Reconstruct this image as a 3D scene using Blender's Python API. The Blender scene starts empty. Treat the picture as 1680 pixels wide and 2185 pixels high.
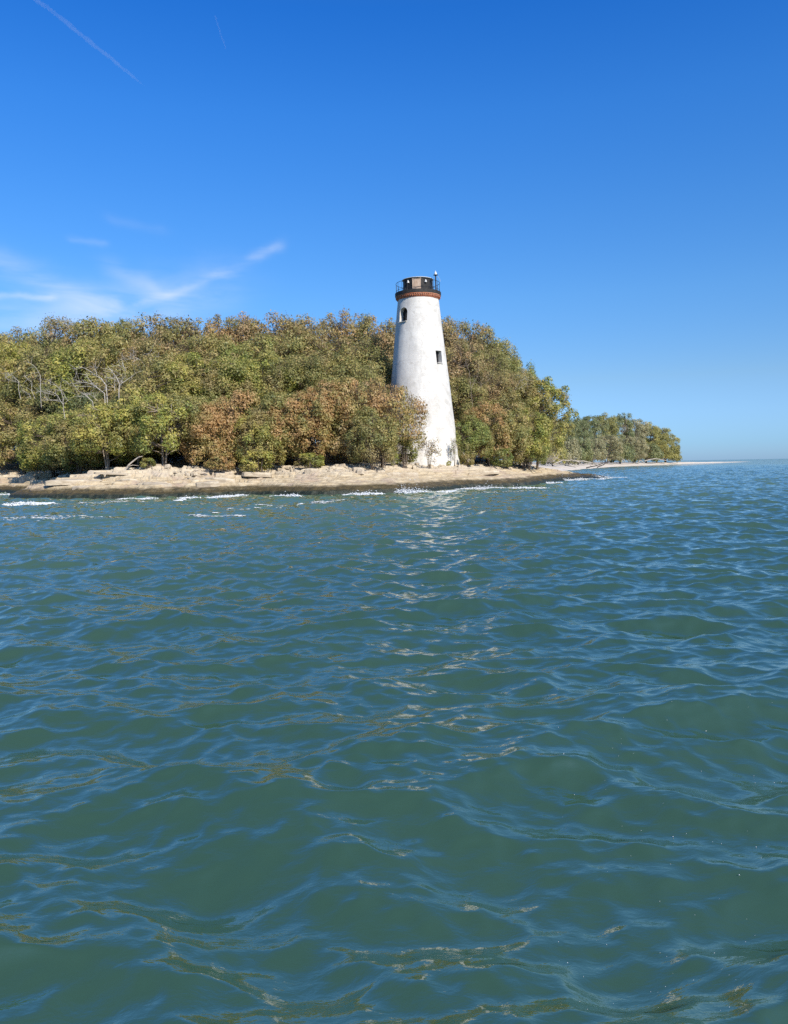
import bpy, bmesh, math, random
import numpy as np
from mathutils import Vector, Matrix
R = math.radians
random.seed(7)
S = bpy.context.scene
COL = S.collection

# ------------------------------------------------------------------ camera
CAM_H = 2.6
PITCH, ROLL = R(3.37), R(1.0)
FOC = 1684.0                                   # focal length in units of a 1680-wide picture
fw = Vector((0, math.cos(PITCH), -math.sin(PITCH)))
r0 = Vector((1, 0, 0)); u0 = r0.cross(fw)
up = u0*math.cos(ROLL) + r0*math.sin(ROLL)
rt = r0*math.cos(ROLL) - u0*math.sin(ROLL)
CAMP = Vector((0, 0, CAM_H))

def ray(x, y):
    return fw + rt*((x-840)/FOC) + up*((1092-y)/FOC)
def P(x, y, d):
    v = ray(x, y); return CAMP + v*(d/v.y)
def Z0(x, y, z=0.0):
    v = ray(x, y); return CAMP + v*((z-CAM_H)/v.z)

cd = bpy.data.cameras.new('camera'); cam = bpy.data.objects.new('camera', cd); COL.objects.link(cam)
cd.sensor_fit = 'HORIZONTAL'; cd.sensor_width = 36; cd.lens = 36*FOC/1680
cd.clip_start = 0.1; cd.clip_end = 60000
m = Matrix.Identity(4)
for i in range(3):
    m[i][0], m[i][1], m[i][2], m[i][3] = rt[i], up[i], -fw[i], CAMP[i]
cam.matrix_world = m
S.camera = cam

# ------------------------------------------------------------------ helpers
def tag(o, label=None, cat=None, group=None, kind=None):
    if label: o['label'] = label
    if cat: o['category'] = cat
    if group: o['group'] = group
    if kind: o['kind'] = kind
    return o
def empty(name, loc, rz=0.0):
    o = bpy.data.objects.new(name, None); COL.objects.link(o)
    o.location = loc; o.rotation_euler = (0, 0, rz); o.empty_display_size = .3
    return o
def link(name, me, mat=None, parent=None, loc=None):
    o = bpy.data.objects.new(name, me); COL.objects.link(o)
    if mat and not me.materials: me.materials.append(mat)
    if parent: o.parent = parent
    if loc is not None: o.location = loc
    return o
def np_mesh(name, V, F, smooth=False, tint=None):
    """V (n,3), F (m,k) constant-size faces"""
    me = bpy.data.meshes.new(name)
    V = np.asarray(V, np.float32); F = np.asarray(F, np.int32)
    k = F.shape[1]; n = len(F)
    me.vertices.add(len(V)); me.vertices.foreach_set('co', V.ravel())
    me.loops.add(n*k); me.loops.foreach_set('vertex_index', F.ravel())
    me.polygons.add(n)
    me.polygons.foreach_set('loop_start', np.arange(0, n*k, k, dtype=np.int32))
    me.polygons.foreach_set('loop_total', np.full(n, k, np.int32))
    me.update(calc_edges=True)
    me.polygons.foreach_set('use_smooth', np.full(n, smooth, bool))
    if tint is not None:
        a = me.attributes.new('tint', 'FLOAT', 'FACE'); a.data.foreach_set('value', np.asarray(tint, np.float32))
    return me
class MB:
    """collects shapes, builds ONE mesh"""
    def __init__(s): s.bm = bmesh.new()
    def box(s, c, size, rot=None):
        mt = Matrix.Translation(c) @ (rot.to_4x4() if rot else Matrix.Identity(4)) @ Matrix.Diagonal((*size, 1))
        bmesh.ops.create_cube(s.bm, size=1, matrix=mt); return s
    def tube(s, pts, radii, n=8, caps=True):
        pts = [Vector(p) for p in pts]
        if not hasattr(radii, '__len__'): radii = [radii]*len(pts)
        rings = []
        for i, p in enumerate(pts):
            a = pts[max(i-1, 0)]; b = pts[min(i+1, len(pts)-1)]
            t = (b-a).normalized()
            x = t.cross(Vector((0, 0, 1)) if abs(t.z) < .9 else Vector((1, 0, 0))).normalized(); y = t.cross(x)
            rings.append([s.bm.verts.new(p + (x*math.cos(q)+y*math.sin(q))*radii[i]) for q in [2*math.pi*j/n for j in range(n)]])
        for A, B in zip(rings, rings[1:]):
            for j in range(n): s.bm.faces.new((A[j], A[(j+1) % n], B[(j+1) % n], B[j]))
        if caps:
            s.bm.faces.new(rings[0][::-1]); s.bm.faces.new(rings[-1])
        return s
    def lathe(s, prof, n=64, close=False, rot=0):
        rings = []
        for (r, z) in prof:
            rings.append([s.bm.verts.new((r*math.cos(rot+2*math.pi*j/n), r*math.sin(rot+2*math.pi*j/n), z)) for j in range(n)])
        pr = list(zip(rings, rings[1:]))
        if close: pr.append((rings[-1], rings[0]))
        for A, B in pr:
            for j in range(n): s.bm.faces.new((A[j], A[(j+1) % n], B[(j+1) % n], B[j]))
        if not close:
            s.bm.faces.new(rings[0][::-1]); s.bm.faces.new(rings[-1])
        return s
    def ring(s, rad, z, r, n=64, k=6):
        prof = [(rad+r*math.cos(2*math.pi*i/k), z+r*math.sin(2*math.pi*i/k)) for i in range(k)]
        return s.lathe(prof, n, close=True)
    def mesh(s, name, smooth=False):
        bmesh.ops.recalc_face_normals(s.bm, faces=s.bm.faces)
        me = bpy.data.meshes.new(name); s.bm.to_mesh(me); s.bm.free()
        if smooth: me.shade_smooth()
        return me
    def build(s, name, mat, parent=None, smooth=False, loc=None):
        return link(name, s.mesh(name, smooth), mat, parent, loc)

# ------------------------------------------------------------------ numpy noise
def h2(i, j, seed):
    i = i.astype(np.int64); j = j.astype(np.int64)
    n = (i*374761393 + j*668265263 + seed*974634617) & 0xffffffff
    n = ((n ^ (n >> 13))*1274126177) & 0xffffffff
    return ((n ^ (n >> 16)) & 0xffff)/65535.0
def vnoise(x, y, seed=0):
    xi = np.floor(x); yi = np.floor(y); fx = x-xi; fy = y-yi
    fx = fx*fx*(3-2*fx); fy = fy*fy*(3-2*fy)
    a = h2(xi, yi, seed); b = h2(xi+1, yi, seed); c = h2(xi, yi+1, seed); d = h2(xi+1, yi+1, seed)
    return (a*(1-fx)+b*fx)*(1-fy) + (c*(1-fx)+d*fx)*fy
def fbm(x, y, seed=0, octv=4):
    s = 0; a = .5
    for o in range(octv):
        s = s + a*vnoise(x*2**o, y*2**o, seed+o*17); a *= .5
    return s/(1-.5**octv)
def voro(x, y, seed):
    """random value of the nearest cell, distance difference to the second nearest"""
    xi = np.floor(x); yi = np.floor(y)
    b1 = np.full(x.shape, 9.); b2 = np.full(x.shape, 9.); val = np.zeros(x.shape)
    for dx in (-1, 0, 1):
        for dy in (-1, 0, 1):
            cx = xi+dx; cy = yi+dy
            px = cx+.1+.8*h2(cx, cy, seed); py = cy+.1+.8*h2(cx, cy, seed+5)
            d = np.hypot(x-px, y-py); v = h2(cx, cy, seed+9)
            nb = d < b1
            b2 = np.where(nb, b1, np.minimum(b2, d)); val = np.where(nb, v, val); b1 = np.where(nb, d, b1)
    return val, b2-b1

# ------------------------------------------------------------------ materials
def mat(name):
    mt = bpy.data.materials.new(name); mt.use_nodes = True
    nt = mt.node_tree; nt.nodes.clear()
    out = nt.nodes.new('ShaderNodeOutputMaterial')
    return mt, nt, out
class NT:
    def __init__(s, nt): s.nt = nt
    def n(s, t, **kw):
        nd = s.nt.nodes.new(t)
        for k, v in kw.items():
            if k.startswith('i_'):
                key = k[2:]; key = int(key) if key.isdigit() else key.replace('_', ' ')
                s.set(nd.inputs[key], v)
            else: setattr(nd, k, v)
        return nd
    def set(s, sock, v):
        if hasattr(v, 'is_output') or isinstance(v, bpy.types.NodeSocket): s.nt.links.new(v, sock)
        else: sock.default_value = v
    def math(s, op, a, b=0.0, c=0.0, clamp=False):
        nd = s.nt.nodes.new('ShaderNodeMath'); nd.operation = op; nd.use_clamp = clamp
        s.set(nd.inputs[0], a); s.set(nd.inputs[1], b)
        if len(nd.inputs) > 2: s.set(nd.inputs[2], c)
        return nd.outputs[0]
    def noise(s, vec, scale, detail=4, rough=.55, dist=0.0):
        nd = s.n('ShaderNodeTexNoise'); nd.inputs['Scale'].default_value = scale
        nd.inputs['Detail'].default_value = detail; nd.inputs['Roughness'].default_value = rough
        nd.inputs['Distortion'].default_value = dist
        if vec is not None: s.nt.links.new(vec, nd.inputs['Vector'])
        return nd.outputs['Fac']
    def ramp(s, fac, stops, interp='LINEAR'):
        nd = s.n('ShaderNodeValToRGB'); cr = nd.color_ramp; cr.interpolation = interp
        while len(cr.elements) < len(stops): cr.elements.new(0.5)
        for e, (p, c) in zip(cr.elements, stops):
            e.position = p; e.color = (*c, 1) if len(c) == 3 else c
        s.set(nd.inputs[0], fac); return nd.outputs[0]
    def mix(s, fac, a, b, mode='MIX'):
        nd = s.n('ShaderNodeMix'); nd.data_type = 'RGBA'; nd.blend_type = mode
        s.set(nd.inputs[0], fac)
        for k, v in ((6, a), (7, b)):
            if isinstance(v, tuple): v = (*v, 1) if len(v) == 3 else v
            s.set(nd.inputs[k], v)
        return nd.outputs[2]
    def mapping(s, vec, scale=(1, 1, 1), rot=(0, 0, 0), loc=(0, 0, 0)):
        nd = s.n('ShaderNodeMapping'); nd.inputs['Scale'].default_value = scale
        nd.inputs['Rotation'].default_value = rot; nd.inputs['Location'].default_value = loc
        s.nt.links.new(vec, nd.inputs['Vector']); return nd.outputs[0]
    def smooth(s, v, a, b):
        nd = s.n('ShaderNodeMapRange', interpolation_type='SMOOTHSTEP')
        s.set(nd.inputs[0], v); nd.inputs[1].default_value = a; nd.inputs[2].default_value = b
        return nd.outputs[0]
    def bump(s, h, strength, dist, normal=None):
        nd = s.n('ShaderNodeBump'); nd.inputs['Strength'].default_value = strength; nd.inputs['Distance'].default_value = dist
        s.nt.links.new(h, nd.inputs['Height'])
        if normal: s.nt.links.new(normal, nd.inputs['Normal'])
        return nd.outputs[0]
def simple(name, stops, scale=4, rough=.8, bump=.0, coord='Object', metallic=0.0, stretch=(1, 1, 1)):
    mt, nt, out = mat(name); N = NT(nt)
    tc = N.n('ShaderNodeTexCoord').outputs[coord]
    v = N.mapping(tc, stretch)
    f = N.noise(v, scale, 5, .6)
    k = len(stops)
    c = N.ramp(f, [(.3+.4*i/(max(k-1, 1)), s_) for i, s_ in enumerate(stops)])
    b = N.n('ShaderNodeBsdfPrincipled', i_Base_Color=c, i_Roughness=rough, i_Metallic=metallic)
    if bump:
        N.set(b.inputs['Normal'], N.bump(N.noise(v, scale*3, 4), 1.0, bump))
    nt.links.new(b.outputs[0], out.inputs[0]); return mt

# ------------------------------------------------------------------ light, world
SUN_AZ, SUN_EL = R(35), R(36)                  # right of straight behind the camera
sd = Vector((math.sin(SUN_AZ)*math.cos(SUN_EL), -math.cos(SUN_AZ)*math.cos(SUN_EL), math.sin(SUN_EL)))
ld = bpy.data.lights.new('sun', 'SUN'); ld.energy = 4.2; ld.angle = R(.53); ld.color = (1, .93, .82)
lo = bpy.data.objects.new('sun', ld); COL.objects.link(lo)
lo.rotation_euler = sd.to_track_quat('Z', 'Y').to_euler(); lo.location = (30, -40, 60)

W = bpy.data.worlds.new('World'); S.world = W; W.use_nodes = True
wn = W.node_tree; wn.nodes.clear(); N = NT(wn)
wo = wn.nodes.new('ShaderNodeOutputWorld')
sky = N.n('ShaderNodeTexSky'); sky.sky_type = 'NISHITA'; sky.sun_disc = False
sky.sun_elevation = SUN_EL; sky.sun_rotation = R(180)-SUN_AZ
sky.altitude = 200; sky.air_density = 1.0; sky.dust_density = .35; sky.ozone_density = 3.0
skyc = N.n('ShaderNodeHueSaturation', i_Saturation=1.22, i_Value=1.0, i_Color=sky.outputs[0]).outputs[0]
# colour of the air by height above the horizon
tcg = N.n('ShaderNodeTexCoord').outputs['Generated']
sx = N.n('ShaderNodeSeparateXYZ', i_0=tcg)
az = N.math('ARCTAN2', sx.outputs[0], sx.outputs[1]); el = N.math('ARCSINE', sx.outputs[2])
air = N.ramp(N.math('DIVIDE', el, R(45)), [(a/45, tuple(c_/2 for c_ in c)) for a, c in
     [(0, (.46, .76, 1.55)), (1.2, (.48, .80, 1.50)), (5.8, (.75, .90, 1.15)), (11.5, (.78, 1.07, 1.35)), (17, (.69, 1.12, 1.51)), (23.3, (.54, 1.14, 1.69)), (29.2, (.32, 1.02, 1.73)), (34, (.55, 1.05, 1.6)), (45, (1.25, 1.35, 1.5))]])
skyc = N.mix(1.0, skyc, air, 'MULTIPLY')
skyc = N.n('ShaderNodeVectorMath', operation='SCALE', i_0=skyc, i_Scale=2.0).outputs[0]
# faint cirrus streaks: strokes in azimuth / elevation
vec = N.n('ShaderNodeCombineXYZ', i_0=az, i_1=el).outputs[0]
wv = N.n('ShaderNodeVectorMath', operation='ADD', i_0=vec)
wob = N.n('ShaderNodeTexNoise'); wob.inputs['Scale'].default_value = 9; wob.inputs['Detail'].default_value = 5
wn.links.new(vec, wob.inputs['Vector'])
wsc = N.n('ShaderNodeVectorMath', operation='SCALE', i_0=N.n('ShaderNodeVectorMath', operation='SUBTRACT', i_0=wob.outputs['Color'], i_1=(.5, .5, .5)).outputs[0])
wsc.inputs['Scale'].default_value = .045
wn.links.new(wsc.outputs[0], wv.inputs[1])
wsep = N.n('ShaderNodeSeparateXYZ', i_0=wv.outputs[0])
def azel(x, y):
    v = ray(x, y).normalized(); return math.atan2(v.x, v.y), math.asin(v.z)
def stroke(p, q, w, amp):
    (ax, ay), (bx, by) = azel(*p), azel(*q); w = w/FOC
    L = math.hypot(bx-ax, by-ay); tx, ty = (bx-ax)/L, (by-ay)/L
    dx = N.math('SUBTRACT', wsep.outputs[0], ax); dy = N.math('SUBTRACT', wsep.outputs[1], ay)
    al = N.math('ADD', N.math('MULTIPLY', dx, tx), N.math('MULTIPLY', dy, ty))
    ac = N.math('ADD', N.math('MULTIPLY', dx, -ty), N.math('MULTIPLY', dy, tx))
    ov = N.math('MAXIMUM', N.math('MULTIPLY', al, -1.0), N.math('SUBTRACT', al, L))
    ov = N.math('MAXIMUM', ov, 0.0)
    d2 = N.math('ADD', N.math('POWER', N.math('DIVIDE', N.math('ABSOLUTE', ac), w), 2.0), N.math('POWER', N.math('DIVIDE', ov, w*2), 2.0))
    return N.math('MULTIPLY', N.math('EXPONENT', N.math('MULTIPLY', d2, -1.0)), amp)
strokes = [stroke((-60, 540), (230, 650), 24, .26), stroke((-40, 637), (100, 626), 6, .34),
           stroke((300, 660), (600, 518), 9, .26), stroke((150, 655), (430, 615), 44, .22),
           stroke((150, 500), (215, 508), 6, .10), stroke((250, 565), (350, 620), 16, .2),
           stroke((-60, 690), (360, 680), 40, .22), stroke((240, 460), (340, 480), 9, .05)]
tot = strokes[0]
for s_ in strokes[1:]: tot = N.math('ADD', tot, s_)
fine = N.n('ShaderNodeTexNoise'); fine.inputs['Scale'].default_value = 22; fine.inputs['Detail'].default_value = 9; fine.inputs['Distortion'].default_value = .5
wn.links.new(N.mapping(vec, (.5, 2.2, 1), (0, 0, R(14))), fine.inputs['Vector'])
cl = N.math('MULTIPLY', tot, N.smooth(fine.outputs['Fac'], .14, .74), clamp=True)
cloudcol = (7.6, 8.2, 9.0, 1)
wcol = N.mix(cl, skyc, cloudcol)
bg = N.n('ShaderNodeBackground', i_Color=wcol, i_Strength=.0815)
wn.links.new(bg.outputs[0], wo.inputs[0])

S.view_settings.view_transform = 'Standard'; S.view_settings.look = 'None'
S.view_settings.exposure = 0.5; S.view_settings.gamma = 1.0
S.cycles.max_bounces = 6; S.cycles.diffuse_bounces = 3; S.cycles.glossy_bounces = 3
S.cycles.transparent_max_bounces = 8; S.cycles.caustics_reflective = False; S.cycles.caustics_refractive = False
S.cycles.use_denoising = False
S.cycles.sample_clamp_indirect = 6

# ------------------------------------------------------------------ shoreline and heights
SHORE = np.array([(-110, 104), (-80, 104), (-62, 103), (-54, 101), (-48, 98), (-43.5, 92), (-40.5, 83), (-37, 77), (-33, 74.5), (-25, 73), (-19, 72.2),
                  (-14, 75.5), (-10, 73), (-6.8, 71), (-3, 72), (1, 74), (4, 77), (7, 84), (10, 87), (14, 88.5), (17.5, 95), (21.4, 106),
                  (27, 116), (35.5, 128), (35, 132), (32, 139), (31, 150), (33, 170), (41, 210)], float)
def chaikin(p, n=2):
    for _ in range(n):
        q = [p[0]]
        for a, b in zip(p[:-1], p[1:]): q += [a*.75+b*.25, a*.25+b*.75]
        q.append(p[-1]); p = np.array(q)
    return p
SH = chaikin(SHORE, 2)
POLY = np.vstack([SH, [(41, 400), (-200, 400), (-200, 104)]])
def sdist(x, y):
    """distance inland from the waterline (negative in the water)"""
    x = np.asarray(x, float); y = np.asarray(y, float)
    best = np.full(x.shape, 1e9)
    for a, b in zip(SH[:-1], SH[1:]):
        d = b-a; t = np.clip(((x-a[0])*d[0]+(y-a[1])*d[1])/(d@d), 0, 1)
        best = np.minimum(best, np.hypot(x-a[0]-t*d[0], y-a[1]-t*d[1]))
    ins = np.zeros(x.shape, bool)
    for a, b in zip(POLY, np.roll(POLY, -1, 0)):
        if a[1] == b[1]: continue
        c = ((a[1] > y) != (b[1] > y)) & (x < (b[0]-a[0])*(y-a[1])/(b[1]-a[1])+a[0])
        ins ^= c
    return np.where(ins, best, -best)
PT = [-4, -1.5, -.3, 0, .25, .8, 2, 5, 7, 9.5, 13, 20, 45]
PZ = [-1.8, -.9, -.35, .05, .42, .62, 1.0, 1.5, 2.05, 2.55, 2.8, 3.9, 6.8]
def height(x, y, detail=True):
    x = np.asarray(x, float); y = np.asarray(y, float)
    t = sdist(x, y)
    t2 = t + (fbm(x*.30, y*.30, 3)-.5)*3.2*np.clip(t/3, .3, 1) + (fbm(x*1.3, y*1.3, 8, 3)-.5)*.5*np.clip(t+1, 0, 1)
    z = np.interp(t2, PT, PZ)
    # the point on the right runs out low
    low = np.clip((x-16)/16, 0, 1)*np.clip((140-y)/10, 0, 1)
    z = z*(1-.6*low)
    if not detail: return z, t
    left = np.clip((-6-x)/10, 0, 1)*.55+.43
    shelf = np.clip((t-.3)/1.2, 0, 1)*np.clip((14-t)/3, 0, 1)
    warp = (fbm(x*.22, y*.55, 21)-.5)*.8
    zz = z+warp
    cell, edge = voro(x*.55+.3*fbm(x, y, 4), y*1.0, 31)
    cell2, edge2 = voro(x*1.1, y*1.9, 41)
    zz = zz + (cell-.5)*.40*np.clip((t-3)/2, 0, 1)*left*1.3 + (cell2-.5)*.24*np.clip((t-4.5)/2, 0, 1)
    st = .36
    q = zz/st + .6*(fbm(x*.12, y*.12, 61)-.5); fl = np.floor(q); fr = q-fl
    ter = (fl + np.clip((fr-.78)/.22, 0, 1)**.8 - .6*(fbm(x*.12, y*.12, 61)-.5))*st + .05
    z = z + shelf*left*(ter-z) + shelf*(1-left)*(warp*.5)
    z = z + (fbm(x*2.2, y*2.2, 71, 4)-.5)*.11*np.clip(t+.6, .2, 1) + (fbm(x*.5, y*2.4, 75, 3)-.5)*.16*shelf
    z = z - .14*np.exp(-(edge/.06)**2)*shelf*left*np.clip((t-2)/2, 0, 1)
    return z, t
def gz(x, y):
    z, t = height(np.array([x]), np.array([y])); return float(z[0])

def grid_faces(nx, ny, keep=None):
    idx = np.arange(nx*ny).reshape(ny, nx)
    F = np.stack([idx[:-1, :-1], idx[:-1, 1:], idx[1:, 1:], idx[1:, :-1]], -1)
    if keep is not None:
        k = keep[:-1, :-1] | keep[:-1, 1:] | keep[1:, 1:] | keep[1:, :-1]
        F = F[k]
    return F.reshape(-1, 4)
def compact(V, F):
    used = np.unique(F); mp = np.full(len(V), -1); mp[used] = np.arange(len(used))
    return V[used], mp[F]

# rock material: layered buff limestone, olive wet band, black-green algae at the water
M_rock, nt, out = mat('limestone'); N = NT(nt)
tc = N.n('ShaderNodeTexCoord').outputs['Object']; sp = N.n('ShaderNodeSeparateXYZ', i_0=tc); pz = sp.outputs[2]
big = N.noise(tc, .35, 5, .6); mid = N.noise(tc, 2.2, 6, .65); lay = N.noise(N.mapping(tc, (.5, .5, 7)), 1.4, 5, .6)
fin = N.noise(tc, 14, 4, .7)
c = N.ramp(N.math('ADD', N.math('MULTIPLY', lay, .6), N.math('MULTIPLY', mid, .4)),
           [(.30, (.20, .14, .08)), (.42, (.39, .30, .18)), (.54, (.50, .405, .265)), (.70, (.62, .54, .395))])
c = N.mix(N.math('MULTIPLY', N.smooth(big, .5, .64), .55), c, (.34, .25, .20))
c = N.mix(N.math('MULTIPLY', N.smooth(pz, 1.5, 2.4), .45), c, (.62, .54, .42))
c = N.mix(N.math('MULTIPLY', N.smooth(fin, .56, .72), .35), c, (.20, .15, .10))
zz = N.math('ADD', pz, N.math('MULTIPLY', N.math('SUBTRACT', N.noise(tc, .9, 4, .6), .5), .55))
dry = N.smooth(zz, .72, 1.06)
wet = N.ramp(mid, [(.3, (.036, .028, .010)), (.55, (.085, .062, .022)), (.75, (.15, .11, .042))])
c = N.mix(dry, wet, c)
alg = N.smooth(zz, .30, .56)
c = N.mix(alg, N.ramp(fin, [(.35, (.008, .010, .006)), (.7, (.022, .032, .012))]), c)
b = N.n('ShaderNodeBsdfPrincipled', i_Base_Color=c)
N.set(b.inputs['Roughness'], N.math('MULTIPLY_ADD', dry, .3, .55))
N.set(b.inputs['Normal'], N.bump(N.math('ADD', mid, N.math('MULTIPLY', fin, .35)), .9, .12))
nt.links.new(b.outputs[0], out.inputs[0])

M_soil, nt, out = mat('leaf_litter'); N = NT(nt)
tc = N.n('ShaderNodeTexCoord').outputs['Object']
c = N.ramp(N.noise(tc, 1.7, 6, .7), [(.3, (.09, .065, .035)), (.5, (.17, .125, .07)), (.7, (.26, .20, .12))])
b = N.n('ShaderNodeBsdfPrincipled', i_Base_Color=c, i_Roughness=.95)
N.set(b.inputs['Normal'], N.bump(N.noise(tc, 6, 5), .8, .15)); nt.links.new(b.outputs[0], out.inputs[0])

st_ = .135
xs = np.arange(-66, 37, st_); ys = np.arange(68, 146, st_)
X, Y = np.meshgrid(xs, ys)
tt = sdist(X[::4, ::4], Y[::4, ::4]); tt = np.repeat(np.repeat(tt, 4, 0), 4, 1)[:X.shape[0], :X.shape[1]]
keep0 = (tt > -3) & (tt < 15)
Z = np.full(X.shape, -2.0); hz, ht = height(X[keep0], Y[keep0]); Z[keep0] = hz
T = np.full(X.shape, -9.0); T[keep0] = ht
keep = (T > -1.6) & (T < 13.6)
F = grid_faces(len(xs), len(ys), keep & keep0)
V, F = compact(np.stack([X, Y, Z], -1).reshape(-1, 3), F)
ledge = link('rock_shore', np_mesh('rock_shore', V, F, smooth=False), M_rock)
tag(ledge, 'layered buff limestone shelf sloping into the water in front of the trees', 'rock shore', kind='structure')

xs = np.arange(-130, 48, 1.2); ys = np.arange(70, 215, 1.2); X, Y = np.meshgrid(xs, ys)
z, t = height(X, Y, False); Zg = np.where(t < 12.5, z-.35, z-.02)+(fbm(X*.3, Y*.3, 5)-.5)*.3*(t > 12.5)
F = grid_faces(len(xs), len(ys), (t > -3)); V, F = compact(np.stack([X, Y, Zg], -1).reshape(-1, 3), F)
tag(link('ground', np_mesh('ground', V, F, True), M_soil), 'brown leaf covered island ground under the trees', 'ground', kind='structure')

# far beach: loft along its waterline
M_sand = simple('pale_sand', [(.50, .42, .33), (.62, .54, .44), (.70, .62, .52)], .25, .95, .02)
BW = chaikin(np.array([(31, 146), (33, 172), (41, 212), (62, 268), (111, 402), (160, 495), (207, 572), (262, 655), (318, 745), (372, 830), (390, 862)], float), 2)
seg = np.gradient(BW, axis=0); nrm = np.stack([-seg[:, 1], seg[:, 0]], -1); nrm /= np.linalg.norm(nrm, axis=1)[:, None]
prof = [(-4, -1.0), (0, 0.0), (2, .35), (5, .75), (9, 1.25), (14, 1.6), (22, 2.0), (45, 2.6), (130, 3.4)]
rows = []
for (p, n_) in zip(BW, nrm):
    fade = float(np.clip((640-p[1])/110, 0, 1)); tipf = float(np.clip((870-p[1])/260, 0.06, 1))
    r_ = []
    for i, (o, z) in enumerate(prof):
        o2 = o if o <= 5 else 5+(o-5)*max(fade, .10)
        o2 *= (1 if o < 0 else .25+.75*tipf)
        z2 = z if fade > .98 else (z*fade+(1-fade)*[-1.0, 0, .35, .8, 1.15, 1.2, .9, 0, -1.0][i]*tipf)
        r_.append((p[0]+n_[0]*o2, p[1]+n_[1]*o2, z2+(.12*math.sin(p[1]*.21+o) if o > 1 else 0)*tipf))
    rows.append(r_)
V = np.array(rows).reshape(-1, 3); F = grid_faces(len(prof), len(rows))
tag(link('beach', np_mesh('beach', V, F, True), M_sand), 'pale sandy beach and spit stretching out below the distant trees', 'beach', kind='structure')
BPROF = list(prof)
def bz(x, y):                                   # rough beach height
    d = np.hypot(BW[:, 0]-x, BW[:, 1]-y); i = int(np.argmin(d)); o = (np.array([x, y])-BW[i])@nrm[i]
    return float(np.interp(o, [a for a, _ in BPROF], [b_ for _, b_ in BPROF]))

# ------------------------------------------------------------------ water
M_water, nt, out = mat('lake_water'); N = NT(nt)
tc = N.n('ShaderNodeTexCoord').outputs['Object']
wc = N.mix(N.smooth(N.noise(tc, .16, 3, .5), .35, .65), (.034, .080, .036), (.039, .086, .036))
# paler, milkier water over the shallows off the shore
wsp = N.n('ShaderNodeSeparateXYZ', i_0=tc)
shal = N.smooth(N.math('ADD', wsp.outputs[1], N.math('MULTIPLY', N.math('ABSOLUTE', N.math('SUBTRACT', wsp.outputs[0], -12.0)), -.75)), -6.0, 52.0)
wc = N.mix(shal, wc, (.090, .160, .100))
n1 = N.noise(N.mapping(tc, (.75, 1.15, 1), (0, 0, R(12))), 3.6, 5, .55, .4)
n2 = N.noise(N.mapping(tc, (.8, 1.3, 1), (0, 0, R(-24))), 11, 4, .55, .5)
h_ = N.math('ADD', n1, N.math('MULTIPLY', n2, .34))
suba = N.n('ShaderNodeAttribute'); suba.attribute_name = 'fine_slope'
rn = N.n('ShaderNodeTexNoise', i_Scale=2.6, i_Vector=tc); rn.inputs['Detail'].default_value = 3
rv = N.n('ShaderNodeVectorMath', operation='MULTIPLY', i_0=N.n('ShaderNodeVectorMath', operation='SUBTRACT', i_0=rn.outputs['Color'], i_1=(.5, .5, .5)).outputs[0], i_1=(1, 1, 0)).outputs[0]
rv = N.n('ShaderNodeVectorMath', operation='SCALE', i_0=rv, i_Scale=suba.outputs['Fac']).outputs[0]
pn = N.n('ShaderNodeVectorMath', operation='NORMALIZE', i_0=N.n('ShaderNodeVectorMath', operation='ADD', i_0=N.n('ShaderNodeNewGeometry').outputs['Normal'], i_1=rv).outputs[0]).outputs[0]
nb = N.bump(h_, 1.0, .012, pn)
# light welling up out of turbid water does not follow the ripples; the mirror film above it does
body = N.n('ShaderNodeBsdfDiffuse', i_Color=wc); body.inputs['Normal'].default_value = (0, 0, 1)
upn = N.n('ShaderNodeCombineXYZ', i_0=0.0, i_1=0.0, i_2=1.0).outputs[0]
sof = N.n('ShaderNodeVectorMath', operation='NORMALIZE', i_0=N.n('ShaderNodeVectorMath', operation='ADD', i_0=upn, i_1=N.n('ShaderNodeVectorMath', operation='SCALE', i_0=N.n('ShaderNodeNewGeometry').outputs['Normal'], i_Scale=.35).outputs[0]).outputs[0]).outputs[0]
nt.links.new(sof, body.inputs['Normal'])
film = N.n('ShaderNodeBsdfGlossy', i_Roughness=.02); film.inputs['Color'].default_value = (1, 1, 1, 1); nt.links.new(nb, film.inputs['Normal'])
fr = N.n('ShaderNodeFresnel', i_IOR=2.2); nt.links.new(nb, fr.inputs['Normal'])
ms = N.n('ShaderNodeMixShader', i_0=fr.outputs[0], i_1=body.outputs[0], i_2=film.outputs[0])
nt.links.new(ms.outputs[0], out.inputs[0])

rng = np.random.default_rng(11)
NW = 240
lam = np.exp(rng.uniform(math.log(.10), math.log(9.0), NW))
def wgt(l):                                     # slope share per log wavelength
    return np.interp(np.log(l), np.log([.10, .2, .4, .8, 1.4, 2.4, 3.8, 5.5, 9]), [.28, .62, 1.08, 1.22, 1.08, .88, .64, .34, .08])
th = R(-97)+rng.normal(0, 1, NW)*np.interp(np.log(lam), np.log([.1, .3, 1.5, 4, 9]), [1.1, .85, .62, .42, .3])
slope = wgt(lam)*rng.uniform(.6, 1.3, NW)
slope *= .262*math.sqrt(2)/math.sqrt((slope**2).sum())
kk = 2*math.pi/lam; amp = slope/kk; ph = rng.uniform(0, 2*math.pi, NW)
kx = (kk*np.cos(th)).astype(np.float32); ky = (kk*np.sin(th)).astype(np.float32)
ang = np.concatenate([-np.linspace(R(180), R(36), 70)[:-1], np.linspace(R(-36), R(36), 560), np.linspace(R(36), R(180), 70)[1:]])
rr = np.concatenate([np.geomspace(.4, 2.4, 40)[:-1], np.geomspace(2.4, 420, 2150), np.geomspace(420, 40000, 60)[1:]])
dth = np.abs(np.gradient(ang)); drr = np.gradient(rr)
Vs = []; SUBV = []; SV = slope**2/2
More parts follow.
